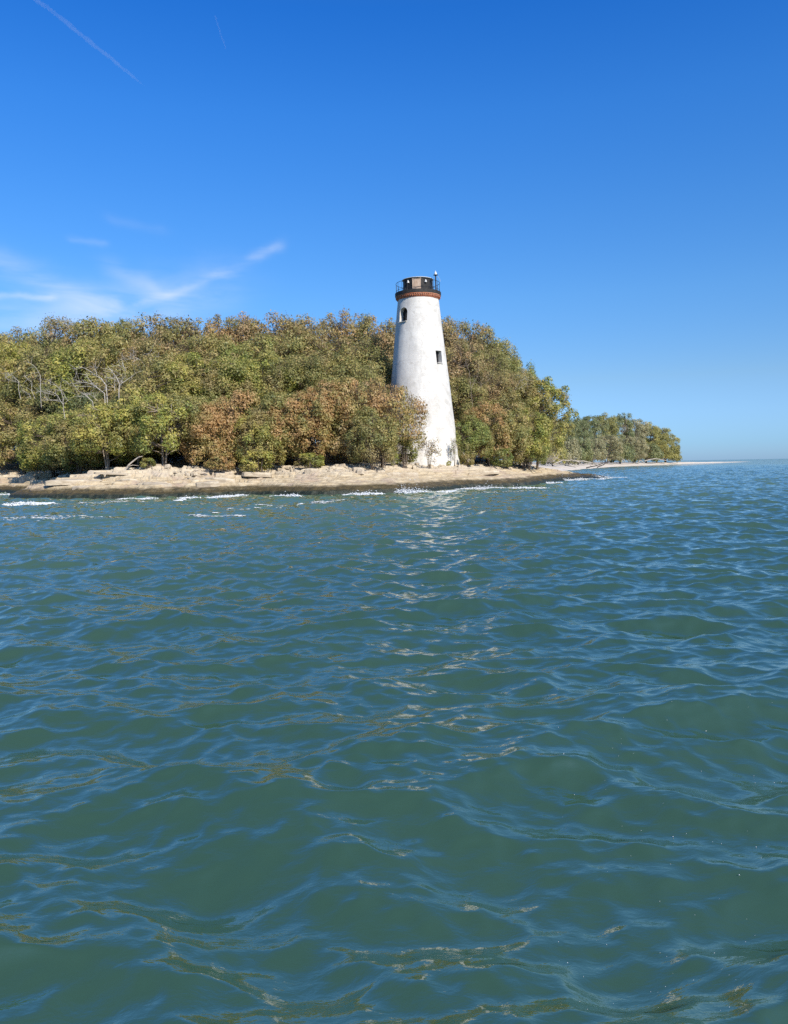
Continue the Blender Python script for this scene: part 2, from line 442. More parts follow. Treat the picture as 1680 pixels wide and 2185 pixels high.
for i0 in range(0, len(rr), 200):
    r_ = rr[i0:i0+200, None]; d_ = drr[i0:i0+200, None]
    x = (r_*np.sin(ang)[None]).astype(np.float32); y = (r_*np.cos(ang)[None]).astype(np.float32)
    sp_ = np.maximum(d_*np.ones_like(x), r_*dth[None]*.55).astype(np.float32)
    lost = np.zeros_like(x); z = np.zeros_like(x); ox = np.zeros_like(x); oy = np.zeros_like(x)
    for j in range(NW):
        w_ = np.clip(lam[j]/sp_/2.6-1, 0, 1)
        lost += SV[j]*(1-w_**2)
        if w_.max() <= 0: continue
        p_ = kx[j]*x+ky[j]*y+np.float32(ph[j])
        s_, c_ = np.sin(p_), np.cos(p_)
        z += (amp[j]*w_)*c_; q_ = .75*amp[j]*w_*s_
        ox -= q_*(kx[j]/kk[j]); oy -= q_*(ky[j]/kk[j])
    Vs.append(np.stack([x+ox, y+oy, z], -1)); SUBV.append(np.sqrt(lost/2)/.13)
WV = np.concatenate(Vs, 0)
F = grid_faces(len(ang), len(rr))[:, ::-1].copy()
wme = np_mesh('water', WV.reshape(-1, 3), F, True)
if wme.polygons[len(F)//2].normal.z < 0: wme.flip_normals()
fa = wme.attributes.new('fine_slope', 'FLOAT', 'POINT'); fa.data.foreach_set('value', np.concatenate(SUBV, 0).astype(np.float32).ravel())
water = link('water', wme, M_water)
tag(water, 'choppy teal lake water', 'water', kind='structure')
def wz(x, y):                                    # water height by nearest vertex
    a = math.atan2(x, y); r_ = math.hypot(x, y)
    i = int(np.clip(np.searchsorted(rr, r_), 0, len(rr)-1)); j = int(np.clip(np.searchsorted(ang, a), 0, len(ang)-1))
    return float(WV[i, j, 2])

# ------------------------------------------------------------------ foam
M_foam, nt, out = mat('foam'); N = NT(nt)
b = N.n('ShaderNodeBsdfPrincipled', i_Base_Color=(.68, .70, .71, 1), i_Roughness=.8)
nt.links.new(b.outputs[0], out.inputs[0])
ico = bmesh.new(); bmesh.ops.create_icosphere(ico, subdivisions=1, radius=1)
IV = np.array([v.co[:] for v in ico.verts]); IF = np.array([[v.index for v in f.verts] for f in ico.faces]); ico.free()
def blobs(name, pts, sizes):
    pts = np.asarray(pts); sizes = np.asarray(sizes)
    V = (IV[None]*sizes[:, None, :]*(1+.35*(np.random.default_rng(3).random((len(pts), len(IV), 1))-.5)) + pts[:, None, :]).reshape(-1, 3)
    F = (IF[None] + (np.arange(len(pts))*len(IV))[:, None, None]).reshape(-1, 3)
    return np_mesh(name, V, F, True)
frng = np.random.default_rng(5); fp = []; fs = []
def foam(x0, y0, x1, y1, h_, n, thick=1.0, spray=0.0, sz=1.0):
    """a breaking crest between two picture positions on the water"""
    a = Z0(x0, y0); b_ = Z0(x1, y1)
    for _ in range(n):
        u = frng.random(); env = math.sin(math.pi*min(max(u, .02), .98))**.6
        lump = .45+1.1*float(vnoise(np.array([u*9.0+x0]), np.array([y0*1.0]), 3)[0])**1.5
        p = a.lerp(b_, u)
        dy = frng.normal(0, .55*thick)*env
        up_ = abs(frng.normal(0, 1))*h_*env*lump*math.exp(-(dy/.7)**2)
        if spray and frng.random() < spray: up_ *= 2.6
        x = p.x+frng.normal(0, .2); y = p.y+dy
        s_ = frng.uniform(.015, .055)*sz*(.7 if up_ > h_ else 1)
        fp.append((x, y, max(wz(x, y), 0.0)+up_*.8)); fs.append((s_*frng.uniform(1, 2.6), s_*frng.uniform(.8, 1.6), s_*.7))
def streak(x0, y0, x1, y1, w, n, sz=.06):
    a = Z0(x0, y0); b_ = Z0(x1, y1)
    for _ in range(n):
        u = frng.random(); p = a.lerp(b_, u)
        x = p.x; y = p.y+frng.normal(0, w)+1.2*w*math.sin(u*9+x0)
        if float(fbm(np.array([x*.9]), np.array([y*2.2]), 12, 3)[0]) < .50: continue
        s_ = frng.uniform(.3, 1)*sz
        fp.append((x, y, wz(x, y)+.004)); fs.append((s_*2.4, s_*1.4, s_*.18))
for a in [(375, 1068, 520, 1058, .22, 620, 1.0), (-30, 1055, 60, 1058, .2, 420, 1.6), (0, 1078, 108, 1076, .2, 480, 1.1), (60, 1062, 100, 1060, .25, 200, 1.2),
          (585, 1058, 640, 1060, .2, 220, .7), (735, 1056, 812, 1054, .25, 420, .8, .03), (845, 1052, 920, 1052, .38, 620, .8, .12),
          (905, 1052, 985, 1048, .14, 200, .8), (975, 1044, 1165, 1042, .28, 1150, 1.0, .02), (1130, 1031, 1195, 1031, .25, 260, .8), (1165, 1027, 1290, 1023, .33, 900, 1.3, .05),
          (1262, 1020, 1300, 1021, .7, 160, 1.0, .25), (1290, 1019, 1340, 1019, .22, 150, 1.5), (255, 1066, 330, 1064, .1, 120, .6)]:
    foam(a[0], a[1], a[2], a[3], a[4]*.6, int(a[5]*2.4), *a[6:])
for a in [(-20, 1108, 240, 1104, .7, 450), (480, 1086, 600, 1082, .5, 700), (640, 1076, 730, 1068, .8, 900), (110, 1076, 330, 1070, .6, 700),
          (400, 1100, 520, 1098, .4, 400), (830, 1066, 960, 1060, .9, 600), (1000, 1052, 1180, 1046, .6, 500)]:
    streak(*a)
tag(link('foam', blobs('foam', fp, fs), M_foam), 'white foam of small waves breaking along the rocky shore', 'foam', kind='stuff')
bp = []; bs = []
for _ in range(300):
    x = frng.uniform(1150, 1680); y = frng.uniform(1480, 2180)
    if frng.random() < .72: continue
    q = Z0(x, y); s_ = frng.uniform(.0008, .0017)*q.y*.28*(1 if frng.random() < .85 else 1.7)
    bp.append((q.x, q.y, wz(q.x, q.y))); bs.append((s_, s_, s_*.6))
tag(link('bubbles', blobs('bubbles', bp, bs), M_foam), 'scattered tiny white bubbles floating on the near water', 'bubbles', kind='stuff')

# ------------------------------------------------------------------ lighthouse
M_white, nt, out = mat('whitewashed_stucco'); N = NT(nt)
tc = N.n('ShaderNodeTexCoord').outputs['Object']
patch = N.noise(tc, .55, 6, .62, .6); small = N.noise(tc, 3.2, 6, .65); strk = N.noise(N.mapping(tc, (1.6, 1.6, .18)), 1.6, 5, .65)
c = N.ramp(patch, [(.36, (.50, .475, .43)), (.46, (.61, .585, .54)), (.57, (.68, .655, .605))])
vor = N.n('ShaderNodeTexVoronoi'); vor.inputs['Scale'].default_value = 1.1; vor.feature = 'SMOOTH_F1'; nt.links.new(N.mapping(tc, (1, 1, .7)), vor.inputs['Vector'])
c = N.mix(N.math('MULTIPLY', N.smooth(N.math('ADD', vor.outputs['Distance'], N.math('MULTIPLY', small, .6)), .72, .86), .45), c, (.55, .52, .48))
c = N.mix(N.math('MULTIPLY', N.smooth(strk, .56, .72), .42), c, (.51, .49, .45))
c = N.mix(N.math('MULTIPLY', N.smooth(small, .58, .74), .3), c, (.45, .42, .38))
tsp = N.n('ShaderNodeSeparateXYZ', i_0=tc)
crs = N.n('ShaderNodeTexBrick'); crs.inputs['Scale'].default_value = 1; crs.inputs['Brick Width'].default_value = .62; crs.inputs['Row Height'].default_value = .31; crs.inputs['Mortar Size'].default_value = .02
nt.links.new(N.n('ShaderNodeCombineXYZ', i_0=N.math('MULTIPLY', N.math('ARCTAN2', tsp.outputs[1], tsp.outputs[0]), 3.2), i_1=tsp.outputs[2]).outputs[0], crs.inputs['Vector'])
c = N.mix(N.math('MULTIPLY', crs.outputs['Fac'], N.math('MULTIPLY', N.smooth(small, .42, .6), .35)), c, (.42, .39, .35))
wav = N.n('ShaderNodeTexVoronoi'); wav.feature = 'DISTANCE_TO_EDGE'; wav.inputs['Scale'].default_value = .42
nt.links.new(N.n('ShaderNodeVectorMath', operation='ADD', i_0=N.mapping(tc, (1, 1, .42)), i_1=N.n('ShaderNodeVectorMath', operation='SCALE', i_0=N.n('ShaderNodeTexNoise', i_Scale=1.8, i_Vector=tc).outputs['Color'], i_Scale=.5).outputs[0]).outputs[0], wav.inputs['Vector'])
crack = N.math('SUBTRACT', 1.0, N.smooth(wav.outputs['Distance'], .002, .012))
c = N.mix(N.math('MULTIPLY', crack, N.math('MULTIPLY', N.smooth(patch, .42, .55), .5)), c, (.38, .35, .31))
b = N.n('ShaderNodeBsdfPrincipled', i_Base_Color=c, i_Roughness=.85)
hh = N.math('ADD', N.math('MULTIPLY', patch, .8), N.math('ADD', small, N.math('MULTIPLY', crack, -.25)))
N.set(b.inputs['Normal'], N.bump(hh, .5, .022))
nt.links.new(b.outputs[0], out.inputs[0])
M_black = simple('weathered_black_paint', [(.008, .008, .008), (.014, .013, .013), (.035, .031, .028)], 3.5, .75, .01)
M_iron = simple('black_iron', [(.012, .012, .014), (.03, .026, .026)], 6, .6)
M_wood = simple('weathered_board', [(.34, .225, .155), (.47, .34, .25), (.56, .44, .34)], 3, .8, .01, stretch=(3, 3, .6))
M_metal = simple('pale_metal', [(.55, .55, .54), (.72, .72, .7)], 5, .5)
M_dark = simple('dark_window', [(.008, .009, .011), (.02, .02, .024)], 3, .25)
M_brick, nt, out = mat('red_brick'); N = NT(nt)
tc = N.n('ShaderNodeTexCoord').outputs['Object']; sp = N.n('ShaderNodeSeparateXYZ', i_0=tc)
a_ = N.math('ARCTAN2', sp.outputs[1], sp.outputs[0])
bv = N.n('ShaderNodeCombineXYZ', i_0=N.math('MULTIPLY', a_, 2.3), i_1=sp.outputs[2]).outputs[0]
br = N.n('ShaderNodeTexBrick'); br.inputs['Scale'].default_value = 1; br.inputs['Brick Width'].default_value = .22; br.inputs['Row Height'].default_value = .085
br.inputs['Mortar Size'].default_value = .012; br.inputs['Color1'].default_value = (.52, .13, .035, 1); br.inputs['Color2'].default_value = (.34, .08, .03, 1)
br.inputs['Mortar'].default_value = (.40, .33, .26, 1); nt.links.new(bv, br.inputs['Vector'])
pn = N.noise(tc, 1.4, 5, .65)
c = N.mix(N.smooth(pn, .60, .70), br.outputs['Color'], (.035, .03, .028))
c = N.mix(N.math('MULTIPLY', N.smooth(N.noise(tc, 5, 4, .6), .6, .7), .6), c, (.6, .52, .42))
b = N.n('ShaderNodeBsdfPrincipled', i_Base_Color=c, i_Roughness=.85)
N.set(b.inputs['Normal'], N.bump(br.outputs['Fac'], .6, -.02)); nt.links.new(b.outputs[0], out.inputs[0])

TB = P(900, 996, 100); BZ = 2.3
light = empty('lighthouse', (TB.x, TB.y, BZ)); light.scale = (100/86, 100/86, (23.98-2.3)/(21.3-2.3)); light.rotation_euler = (0, -R(.5), 0)
tag(light, 'tall white tapering lighthouse tower with black gallery among the island trees', 'lighthouse')
ZT = 20.52-BZ                                    # top of the white shaft
RB, RT_ = 4.22, 2.2
prof = []
for i in range(46):
    u = i/45; prof.append((RB+(RT_-RB)*u + .10*max(0, 1-u*14), -1.0 + (ZT+1.0)*u))
shaft_me = MB().lathe(prof, 128).mesh('tower', True)
V = np.empty(len(shaft_me.vertices)*3, np.float32); shaft_me.vertices.foreach_get('co', V); V = V.reshape(-1, 3)
aa = np.arctan2(V[:, 1], V[:, 0]); dis = (fbm(aa*3.0+9, V[:, 2]*.45, 7, 4)-.5)*.09
rad = np.hypot(V[:, 0], V[:, 1]); V[:, 0] *= 1+dis/rad; V[:, 1] *= 1+dis/rad
shaft_me.vertices.foreach_set('co', V.ravel()); shaft_me.update()
shaft = link('tower', shaft_me, M_white, light)
def rad_at(z): return RB+(RT_-RB)*(z+1.0)/(ZT+1.0)
def frame(azd):                                 # local frame on the wall: u along, o outward (azimuth from the camera direction, + to the right)
    a = R(azd); o = Vector((math.sin(a), -math.cos(a), 0)); u = Vector((math.cos(a), math.sin(a), 0)); return u, o
def arch_pts(w, h, n=12, arch=True):
    pts = [(-w/2, 0), (w/2, 0)]
    if not arch: return pts+[(w/2, h), (-w/2, h)]
    for i in range(n+1):
        q = math.pi*i/n; pts.append((w/2*math.cos(q), h-w/2+w/2*math.sin(q)))
    return pts
def extrude(pts, u, o, zc, r_in, r_out, name):
    bm = bmesh.new()
    A = [bm.verts.new(u*p+o*r_in+Vector((0, 0, zc+q))) for p, q in pts]; B = [bm.verts.new(u*p+o*r_out+Vector((0, 0, zc+q))) for p, q in pts]
    n = len(pts)
    bm.faces.new(A); bm.faces.new(B[::-1])
    for i in range(n): bm.faces.new((A[i], B[i], B[(i+1) % n], A[(i+1) % n]))
    bmesh.ops.recalc_face_normals(bm, faces=bm.faces)
    me = bpy.data.meshes.new(name); bm.to_mesh(me); bm.free(); return me
wins = [(-45, 17.95-BZ, 1.1, 1.56, True, .56), (44, 13.4-BZ, .86, 1.36, False, .5)]
cutters = []
for azd, zb, w, h, arch, dep in wins:
    u, o = frame(azd); rs = rad_at(zb+h/2)
    ct = link('cutter', extrude(arch_pts(w, h, 12, arch), u, o, zb, rs-dep-.16, rs+1.0, 'cutter')); ct.parent = light
    md = shaft.modifiers.new('b', 'BOOLEAN'); md.object = ct; md.operation = 'DIFFERENCE'; md.solver = 'EXACT'; cutters.append(ct)
dg = bpy.context.evaluated_depsgraph_get()
nm = bpy.data.meshes.new_from_object(shaft.evaluated_get(dg)); shaft.modifiers.clear(); shaft.data = nm
for ct in cutters: bpy.data.objects.remove(ct)
nm.set_sharp_from_angle(angle=R(32))
for (azd, zb, w, h, arch, dep), lab in zip(wins, ('arched window in a deep white recess', 'narrow rectangular window in a deep white recess')):
    u, o = frame(azd); rs = rad_at(zb+h/2)
    fb = bmesh.new()
    po = arch_pts(w-.02, h-.02, 12, arch); pi_ = arch_pts(w-.22, h-.22, 12, arch)
    ri = rs-dep
    def ringv(pts, r_, dz): return [fb.verts.new(u*p+o*r_+Vector((0, 0, zb+q+dz))) for p, q in pts]
    Ao, Ai, Bo, Bi = ringv(po, ri, .01), ringv(pi_, ri, .11), ringv(po, ri-.07, .01), ringv(pi_, ri-.07, .11)
    n = len(po)
    for i in range(n):
        j = (i+1) % n
        fb.faces.new((Ao[i], Ao[j], Ai[j], Ai[i])); fb.faces.new((Ai[i], Ai[j], Bi[j], Bi[i])); fb.faces.new((Bo[j], Bo[i], Bi[i], Bi[j])); fb.faces.new((Ao[j], Ao[i], Bo[i], Bo[j]))
    mb = MB(); mb.bm.free(); mb.bm = fb
    rot = Matrix((u, o, Vector((0, 0, 1)))).transposed()
    mb.box(u*0+o*(ri-.035)+Vector((0, 0, zb+h*.42)), (w-.2, .04, .05), rot)
    if arch: mb.box(o*(ri-.032)+Vector((0, 0, zb+h*.48)), (.045, .036, h*.82), rot)
    wf = mb.build('window', M_iron, light); wf['label'] = lab
    g = link('pane', extrude(arch_pts(w-.2, h-.2, 12, arch), u, o, zb+.1, ri-.075, ri-.055, 'pane'), M_dark, wf)
    MB().box(o*(rs-dep/2+.10)+Vector((0, 0, zb+.012)), (w-.012, dep+.18, .07), rot).build('sill', M_white, wf)
# cornice, gallery, railing, lantern room
ZD = 21.3-BZ
cp = [(2.12, ZT-.02), (2.25, ZT+.0), (2.25, ZT+.07), (2.31, ZT+.08), (2.31, ZT+.15), (2.345, ZT+.16), (2.345, ZT+.30), (2.42, ZT+.31), (2.42, ZT+.40), (2.12, ZT+.40)]
corn = MB().lathe(cp, 96, close=True)
for i in range(64):                              # row of projecting header bricks
    a = 2*math.pi*i/64; corn.box((2.365*math.cos(a), 2.365*math.sin(a), ZT+.23), (.07, .10, .13), Matrix.Rotation(a, 3, 'Z'))
corn.build('brick_cornice', M_brick, light)
gp = [(1.2, ZT+.402), (2.40, ZT+.402), (2.46, ZT+.43), (2.47, ZD-.03), (2.44, ZD), (1.2, ZD)]
MB().lathe(gp, 96, close=True).build('gallery_deck', M_black, light)
rail = MB().ring(2.34, ZD+1.03, .024, 80); rail.ring(2.34, ZD+.22, .018, 80); railing = rail.build('railing', M_iron, light)
for i in range(20):
    a = 2*math.pi*(i+.35)/20
    MB().tube([(2.34*math.cos(a), 2.34*math.sin(a), ZD-.01), (2.34*math.cos(a), 2.34*math.sin(a), ZD+1.03)], .019, 5).build('post', M_iron, railing)
NS = 10; off = R(-90-6)-math.pi/NS
lan = MB().lathe([(1.58, ZD-.05), (1.58, ZD+1.38), (1.50, ZD+1.38), (1.50, ZD-.05)], NS, close=True, rot=off).build('lantern_room', M_black, light)
rb = MB(); ch = 2*1.58*math.sin(math.pi/NS); ap = 1.58*math.cos(math.pi/NS)
ma = R(-96); o = Vector((math.cos(ma), math.sin(ma), 0)); u = Vector((-math.sin(ma), math.cos(ma), 0)); rot = Matrix((u, o, Vector((0, 0, 1)))).transposed()
MB().box(o*(ap+.012)+Vector((0, 0, ZD+.68)), (ch*.95, .03, 1.34), rot).build('boarded_panel', M_wood, lan)
for k in (-2, -1, 1, 2):
    ma = R(-96)+k*2*math.pi/NS; o = Vector((math.cos(ma), math.sin(ma), 0)); u = Vector((-math.sin(ma), math.cos(ma), 0)); rot = Matrix((u, o, Vector((0, 0, 1)))).transposed()
    if abs(k) < 2:
        f = MB().lathe([(.02, .30), (.05, .27), (.13, .06), (.13, .0), (.02, .0)], 10, close=True)
        f.build('vent_hood', M_metal, lan, loc=o*(ap+.09)+Vector((0, 0, ZD+.88)))
    e = o*ap+u*(ch/2)
    MB().tube([e+Vector((0, 0, ZD)), e+Vector((0, 0, ZD+1.36))], .03, 6).build('corner_bar', M_iron, lan)
roof = MB().lathe([(1.66, ZD+1.382), (1.68, ZD+1.41), (1.66, ZD+1.44), (.9, ZD+1.56), (.25, ZD+1.62), (.25, ZD+1.382)], 40, close=True).build('roof', M_metal, light)
MB().lathe([(.05, ZD+1.625), (.34, ZD+1.63), (.36, ZD+1.70), (.18, ZD+1.58), (.05, ZD+1.76)], 20).build('vent_cap', M_black, roof)
bx, by = 1.86, -1.28
bp_ = MB().tube([(bx, by, ZD), (bx, by, ZD+1.58)], .065, 8)
bp_.box((bx, by, ZD+.03), (.26, .26, .06)); bp_.build('beacon_post', M_iron, light)
bpo = [o_ for o_ in light.children if o_.name.startswith('beacon_post')][0]
MB().lathe([(.05, 0), (.24, .02), (.24, .06), (.05, .06)], 14, close=True).build('platform', M_black, bpo, loc=(bx, by, ZD+1.58))
MB().lathe([(.12, 0), (.14, .03), (.13, .16), (.06, .34), (.03, .36), (.012, .46)], 14).build('lamp', M_metal, bpo, loc=(bx, by, ZD+1.64))
MB().tube([(bx+.1, by, ZD+1.64), (bx+.33, by+.15, ZD+1.4), (bx+.52, by+.35, ZD+1.02)], .018, 5).build('brace', M_metal, bpo)

# ------------------------------------------------------------------ loose rocks
M_stone, nt, out = mat('loose_limestone'); N = NT(nt)
tc = N.n('ShaderNodeTexCoord').outputs['Object']; oi = N.n('ShaderNodeObjectInfo')
c = N.ramp(N.noise(tc, 3.0, 6, .65), [(.3, (.28, .215, .14)), (.5, (.49, .405, .285)), (.68, (.63, .55, .42))])
c = N.mix(N.math('MULTIPLY', oi.outputs['Random'], .45), c, (.40, .33, .25))
b = N.n('ShaderNodeBsdfPrincipled', i_Base_Color=c, i_Roughness=.85)
N.set(b.inputs['Normal'], N.bump(N.noise(tc, 8, 5, .65), .8, .05)); nt.links.new(b.outputs[0], out.inputs[0])
def rock_mesh(seed, flat):
    g = np.random.default_rng(seed); bm = bmesh.new(); n = int(g.integers(6, 10))
    for q in (np.arange(n)+g.uniform(-.3, .3, n))*2*np.pi/n:
        rad = g.uniform(.46, .6)*(1/max(abs(math.cos(q)), abs(math.sin(q))))**.6
        x, y = rad*math.cos(q), rad*math.sin(q)*.8; tp = g.uniform(.78, .97)
        bm.verts.new((x*1.03, y*1.03, -flat*1.6)); bm.verts.new((x, y, flat*g.uniform(.3, .6))); bm.verts.new((x*tp, y*tp, flat*g.uniform(.75, 1.05)))
    r_ = bmesh.ops.convex_hull(bm, input=bm.verts)
    bmesh.ops.delete(bm, geom=[v for v in bm.verts if not v.link_faces], context='VERTS')
    bmesh.ops.bevel(bm, geom=bm.edges[:], offset=.022, segments=1, affect='EDGES', clamp_overlap=True)
    me = bpy.data.meshes.new('limestone_rock'); bm.to_mesh(me); bm.free(); me.materials.append(M_stone); return me
ROCKS = [rock_mesh(100+i, f) for i, f in enumerate((.28, .22, .34, .40, .18, .3, .25, .45))]
rr_ = random.Random(21)
def rock(x, y, s, k=None, rz=None, label=None, group=None, sink=.12, sc=(1, 1, 1), tilt=.25):
    o = bpy.data.objects.new('limestone_rock', ROCKS[rr_.randrange(8) if k is None else k]); COL.objects.link(o)
    o.scale = (s*sc[0], s*sc[1], s*sc[2]); o.rotation_euler = (rr_.uniform(-tilt, tilt), rr_.uniform(-tilt, tilt), rr_.uniform(0, 6.3) if rz is None else rz)
    o.location = (x, y, gz(x, y)+sink*s*sc[2]); tag(o, label, 'rock', group); return o
def along(dx, t):                               # world point at picture column dx, t metres inland
    d = np.arange(66, 140, .2); x = (dx-840)/FOC*d
    i = int(np.argmax(sdist(x, d) >= t)); return float(x[i]), float(d[i])
zones = [(905, 985, 14, 'small pale stone at the front foot of the lighthouse'),
         (200, 330, 18, 'pale limestone rock lying below the yellow-green trees with visible trunks'),
         (330, 470, 44, 'pale broken limestone rock in the rubble near the driftwood pile'),
         (470, 640, 84, 'pale angular limestone rock in the rubble under the rust-brown bushes'),
         (640, 780, 60, 'pale limestone rock in the rubble strip left of the many-stemmed shrub'),
         (780, 900, 16, 'pale limestone rock lying by the left foot of the lighthouse'),
         (990, 1110, 14, 'small buff rock between the lighthouse and the dark driftwood log')]
for a, b_, n, lab in zones:
    for _ in range(n):
        x, y = along(rr_.uniform(a, b_), rr_.triangular(6.2, 11.5, 8.8))
        s_ = rr_.choice((.2, .26, .32, .38, .46, .56, .72)); rock(x, y, s_, sc=(1.1, .9, rr_.uniform(.45, .95)), tilt=.35, label=lab, group=lab.replace('pale ', '').replace('rock', 'rocks'))
uniq = [(548, 5.9, 2.3, (1.3, .75, .8), 4, .15, 'long flat pale slab with a dark shadowed end on the shelf'),
        (470, 6.6, 1.3, (1, .8, 1.0), 6, .6, 'broad tilted limestone slab just left of the long flat slab'),
        (665, 6.4, 1.3, (1, .7, 1), 2, .1, 'whitish block of limestone above the smooth shelf, right of the long slab'),
        (600, 7.0, 1.1, (1.1, .7, 1), 5, 2.9, 'pale wedge-shaped rock leaning behind the long flat slab'),
        (765, 7.4, 1.15, (1, .8, 1.0), 7, .1, 'rounded white boulder just left of the many-stemmed shrub'),
        (812, 6.2, .9, (1, .8, 1.1), 3, .5, 'tilted grey boulder casting a black shadow below the many-stemmed shrub'),
        (866, 5.2, 2.0, (1.25, .7, .9), 0, .12, 'squared pale stone block with green weeds before the lighthouse foot'),
        (838, 5.0, 1.4, (1.1, .7, .9), 2, .2, 'pale squared stone left of the weedy block before the lighthouse'),
        (240, 6.4, 2.6, (1.35, .7, .34), 4, .08, 'wide overhanging limestone slab at the feet of the leaning driftwood'),
        (420, 7.2, 1.2, (1, .8, .9), 5, 1.2, 'pale rounded boulder between the driftwood pile and leaning tree trunk'),
        (1030, 4.4, 2.6, (1.4, .6, .5), 1, .1, 'thin flat buff slab on the shelf right of the lighthouse foot')]
for _ in range(12):
    x, y = along(rr_.uniform(130, 500), rr_.uniform(2.2, 8.5))
    rock(x, y, rr_.uniform(1.2, 2.8), rz=rr_.gauss(.05, .4), sc=(1.3, .8, rr_.uniform(.16, .32)), tilt=.09, sink=.10, label='flat buff limestone slab of the stepped ledges below the yellow-green trees', group='flat slabs of the stepped ledges')
for _ in range(5):
    x, y = along(rr_.uniform(-20, 110), rr_.uniform(2.5, 8.5))
    rock(x, y, rr_.uniform(1.6, 3.2), rz=rr_.gauss(.05, .2), sc=(1.3, .7, rr_.uniform(.5, .9)), tilt=.05, sink=.10, label='flat limestone slab of the ledge at the far left of the shore', group='flat slabs of the far left ledge')
for dx, t, s, sc, k, rz, lab in uniq:
    x, y = along(dx, t); rock(x, y, s*.92, k, rz, lab, sc=(sc[0], sc[1], sc[2]*.6), tilt=.06, sink=.16)

# ------------------------------------------------------------------ trees
def leaf_mat(name, stops, trans=.45):
    mt, nt, out = mat(name); N = NT(nt)
    at = N.n('ShaderNodeAttribute'); at.attribute_name = 'tint'; oi = N.n('ShaderNodeObjectInfo')
    f = N.math('ADD', at.outputs['Fac'], N.math('MULTIPLY', N.math('SUBTRACT', oi.outputs['Random'], .5), .18))
    c = N.ramp(f, stops)
    ps = N.n('ShaderNodeNewGeometry').outputs['Position']
    c2 = N.ramp(f, [(.1, (.15, .172, .044)), (.4, (.32, .305, .064)), (.7, (.47, .395, .095)), (.95, (.53, .37, .11))])
    if not name.startswith('far'): c = N.mix(N.math('MULTIPLY', N.smooth(N.noise(ps, .34, 3, .6), .44, .6), .8), c, c2)
    if not name.startswith('far'): c = N.mix(N.math('MULTIPLY', N.smooth(N.noise(ps, .21, 3, .6), .53, .66), .55), c, (.38, .25, .115))
    c = N.n('ShaderNodeHueSaturation', i_Saturation=.88, i_Value=1.05, i_Color=c).outputs[0]
    d = N.n('ShaderNodeBsdfDiffuse', i_Color=c); t_ = N.n('ShaderNodeBsdfTranslucent', i_Color=c)
    g = N.n('ShaderNodeBsdfGlossy', i_Roughness=.5); g.inputs['Color'].default_value = (1, 1, 1, 1)
    mx = N.n('ShaderNodeMixShader', i_0=trans, i_1=d.outputs[0], i_2=t_.outputs[0])
    m2 = N.n('ShaderNodeMixShader', i_0=.025, i_1=mx.outputs[0], i_2=g.outputs[0])
    nt.links.new(m2.outputs[0], out.inputs[0]); return mt
LM = {
 'yellow': leaf_mat('yellow_green_leaves', [(.1, (0.153, 0.201, 0.034)), (.4, (0.348, 0.389, 0.046)), (.65, (0.583, 0.500, 0.062)), (.9, (0.600, 0.500, 0.092))]),
 'green': leaf_mat('green_leaves', [(.1, (0.097, 0.161, 0.034)), (.45, (0.251, 0.309, 0.048)), (.75, (0.417, 0.428, 0.071)), (.95, (0.529, 0.402, 0.092))]),
 'olive': leaf_mat('olive_leaves', [(.1, (0.153, 0.174, 0.046)), (.4, (0.320, 0.309, 0.069)), (.7, (0.486, 0.389, 0.103)), (.95, (0.556, 0.350, 0.122))]),
 'brown': leaf_mat('brownish_leaves', [(.1, (0.166, 0.147, 0.052)), (.35, (0.332, 0.269, 0.086)), (.6, (0.486, 0.336, 0.127)), (.9, (0.556, 0.322, 0.143))]),
 'rust': leaf_mat('rust_brown_leaves', [(.05, (0.193, 0.214, 0.040)), (.25, (0.363, 0.296, 0.071)), (.45, (0.520, 0.307, 0.087)), (.7, (0.598, 0.339, 0.106)), (.95, (0.600, 0.426, 0.134))]),
 'dark': leaf_mat('dark_green_leaves', [(.1, (0.070, 0.108, 0.036)), (.5, (0.166, 0.201, 0.057)), (.9, (0.305, 0.296, 0.092))]),
 'fardark': leaf_mat('far_green_leaves', [(.1, (0.112, 0.147, 0.062)), (.5, (0.236, 0.269, 0.092)), (.9, (0.390, 0.375, 0.133))]),
 'farolive': leaf_mat('far_olive_leaves', [(.1, (0.166, 0.174, 0.052)), (.5, (0.390, 0.361, 0.082)), (.9, (0.600, 0.500, 0.112))]),
 'fargrey': leaf_mat('far_grey_leaves', [(.1, (0.208, 0.201, 0.092)), (.5, (0.402, 0.375, 0.174)), (.9, (0.600, 0.500, 0.276))]),
}
M_bark = simple('grey_brown_bark', [(.17, .13, .095), (.29, .235, .175), (.40, .335, .265)], 5, .9, .02, stretch=(1, 1, .3))
M_twig = simple('brown_bark', [(.085, .06, .042), (.14, .105, .075), (.20, .155, .115)], 3, .9)
M_dead = simple('bleached_wood', [(.28, .25, .215), (.42, .38, .33), (.54, .5, .45)], 4, .85, .01)
M_drift = simple('driftwood', [(.28, .23, .18), (.42, .36, .29), (.54, .48, .40)], 3, .85, .015, stretch=(1, 1, 1))
M_darklog = simple('dark_wet_wood', [(.035, .028, .022), (.07, .055, .045), (.13, .11, .09)], 3, .8, .02)

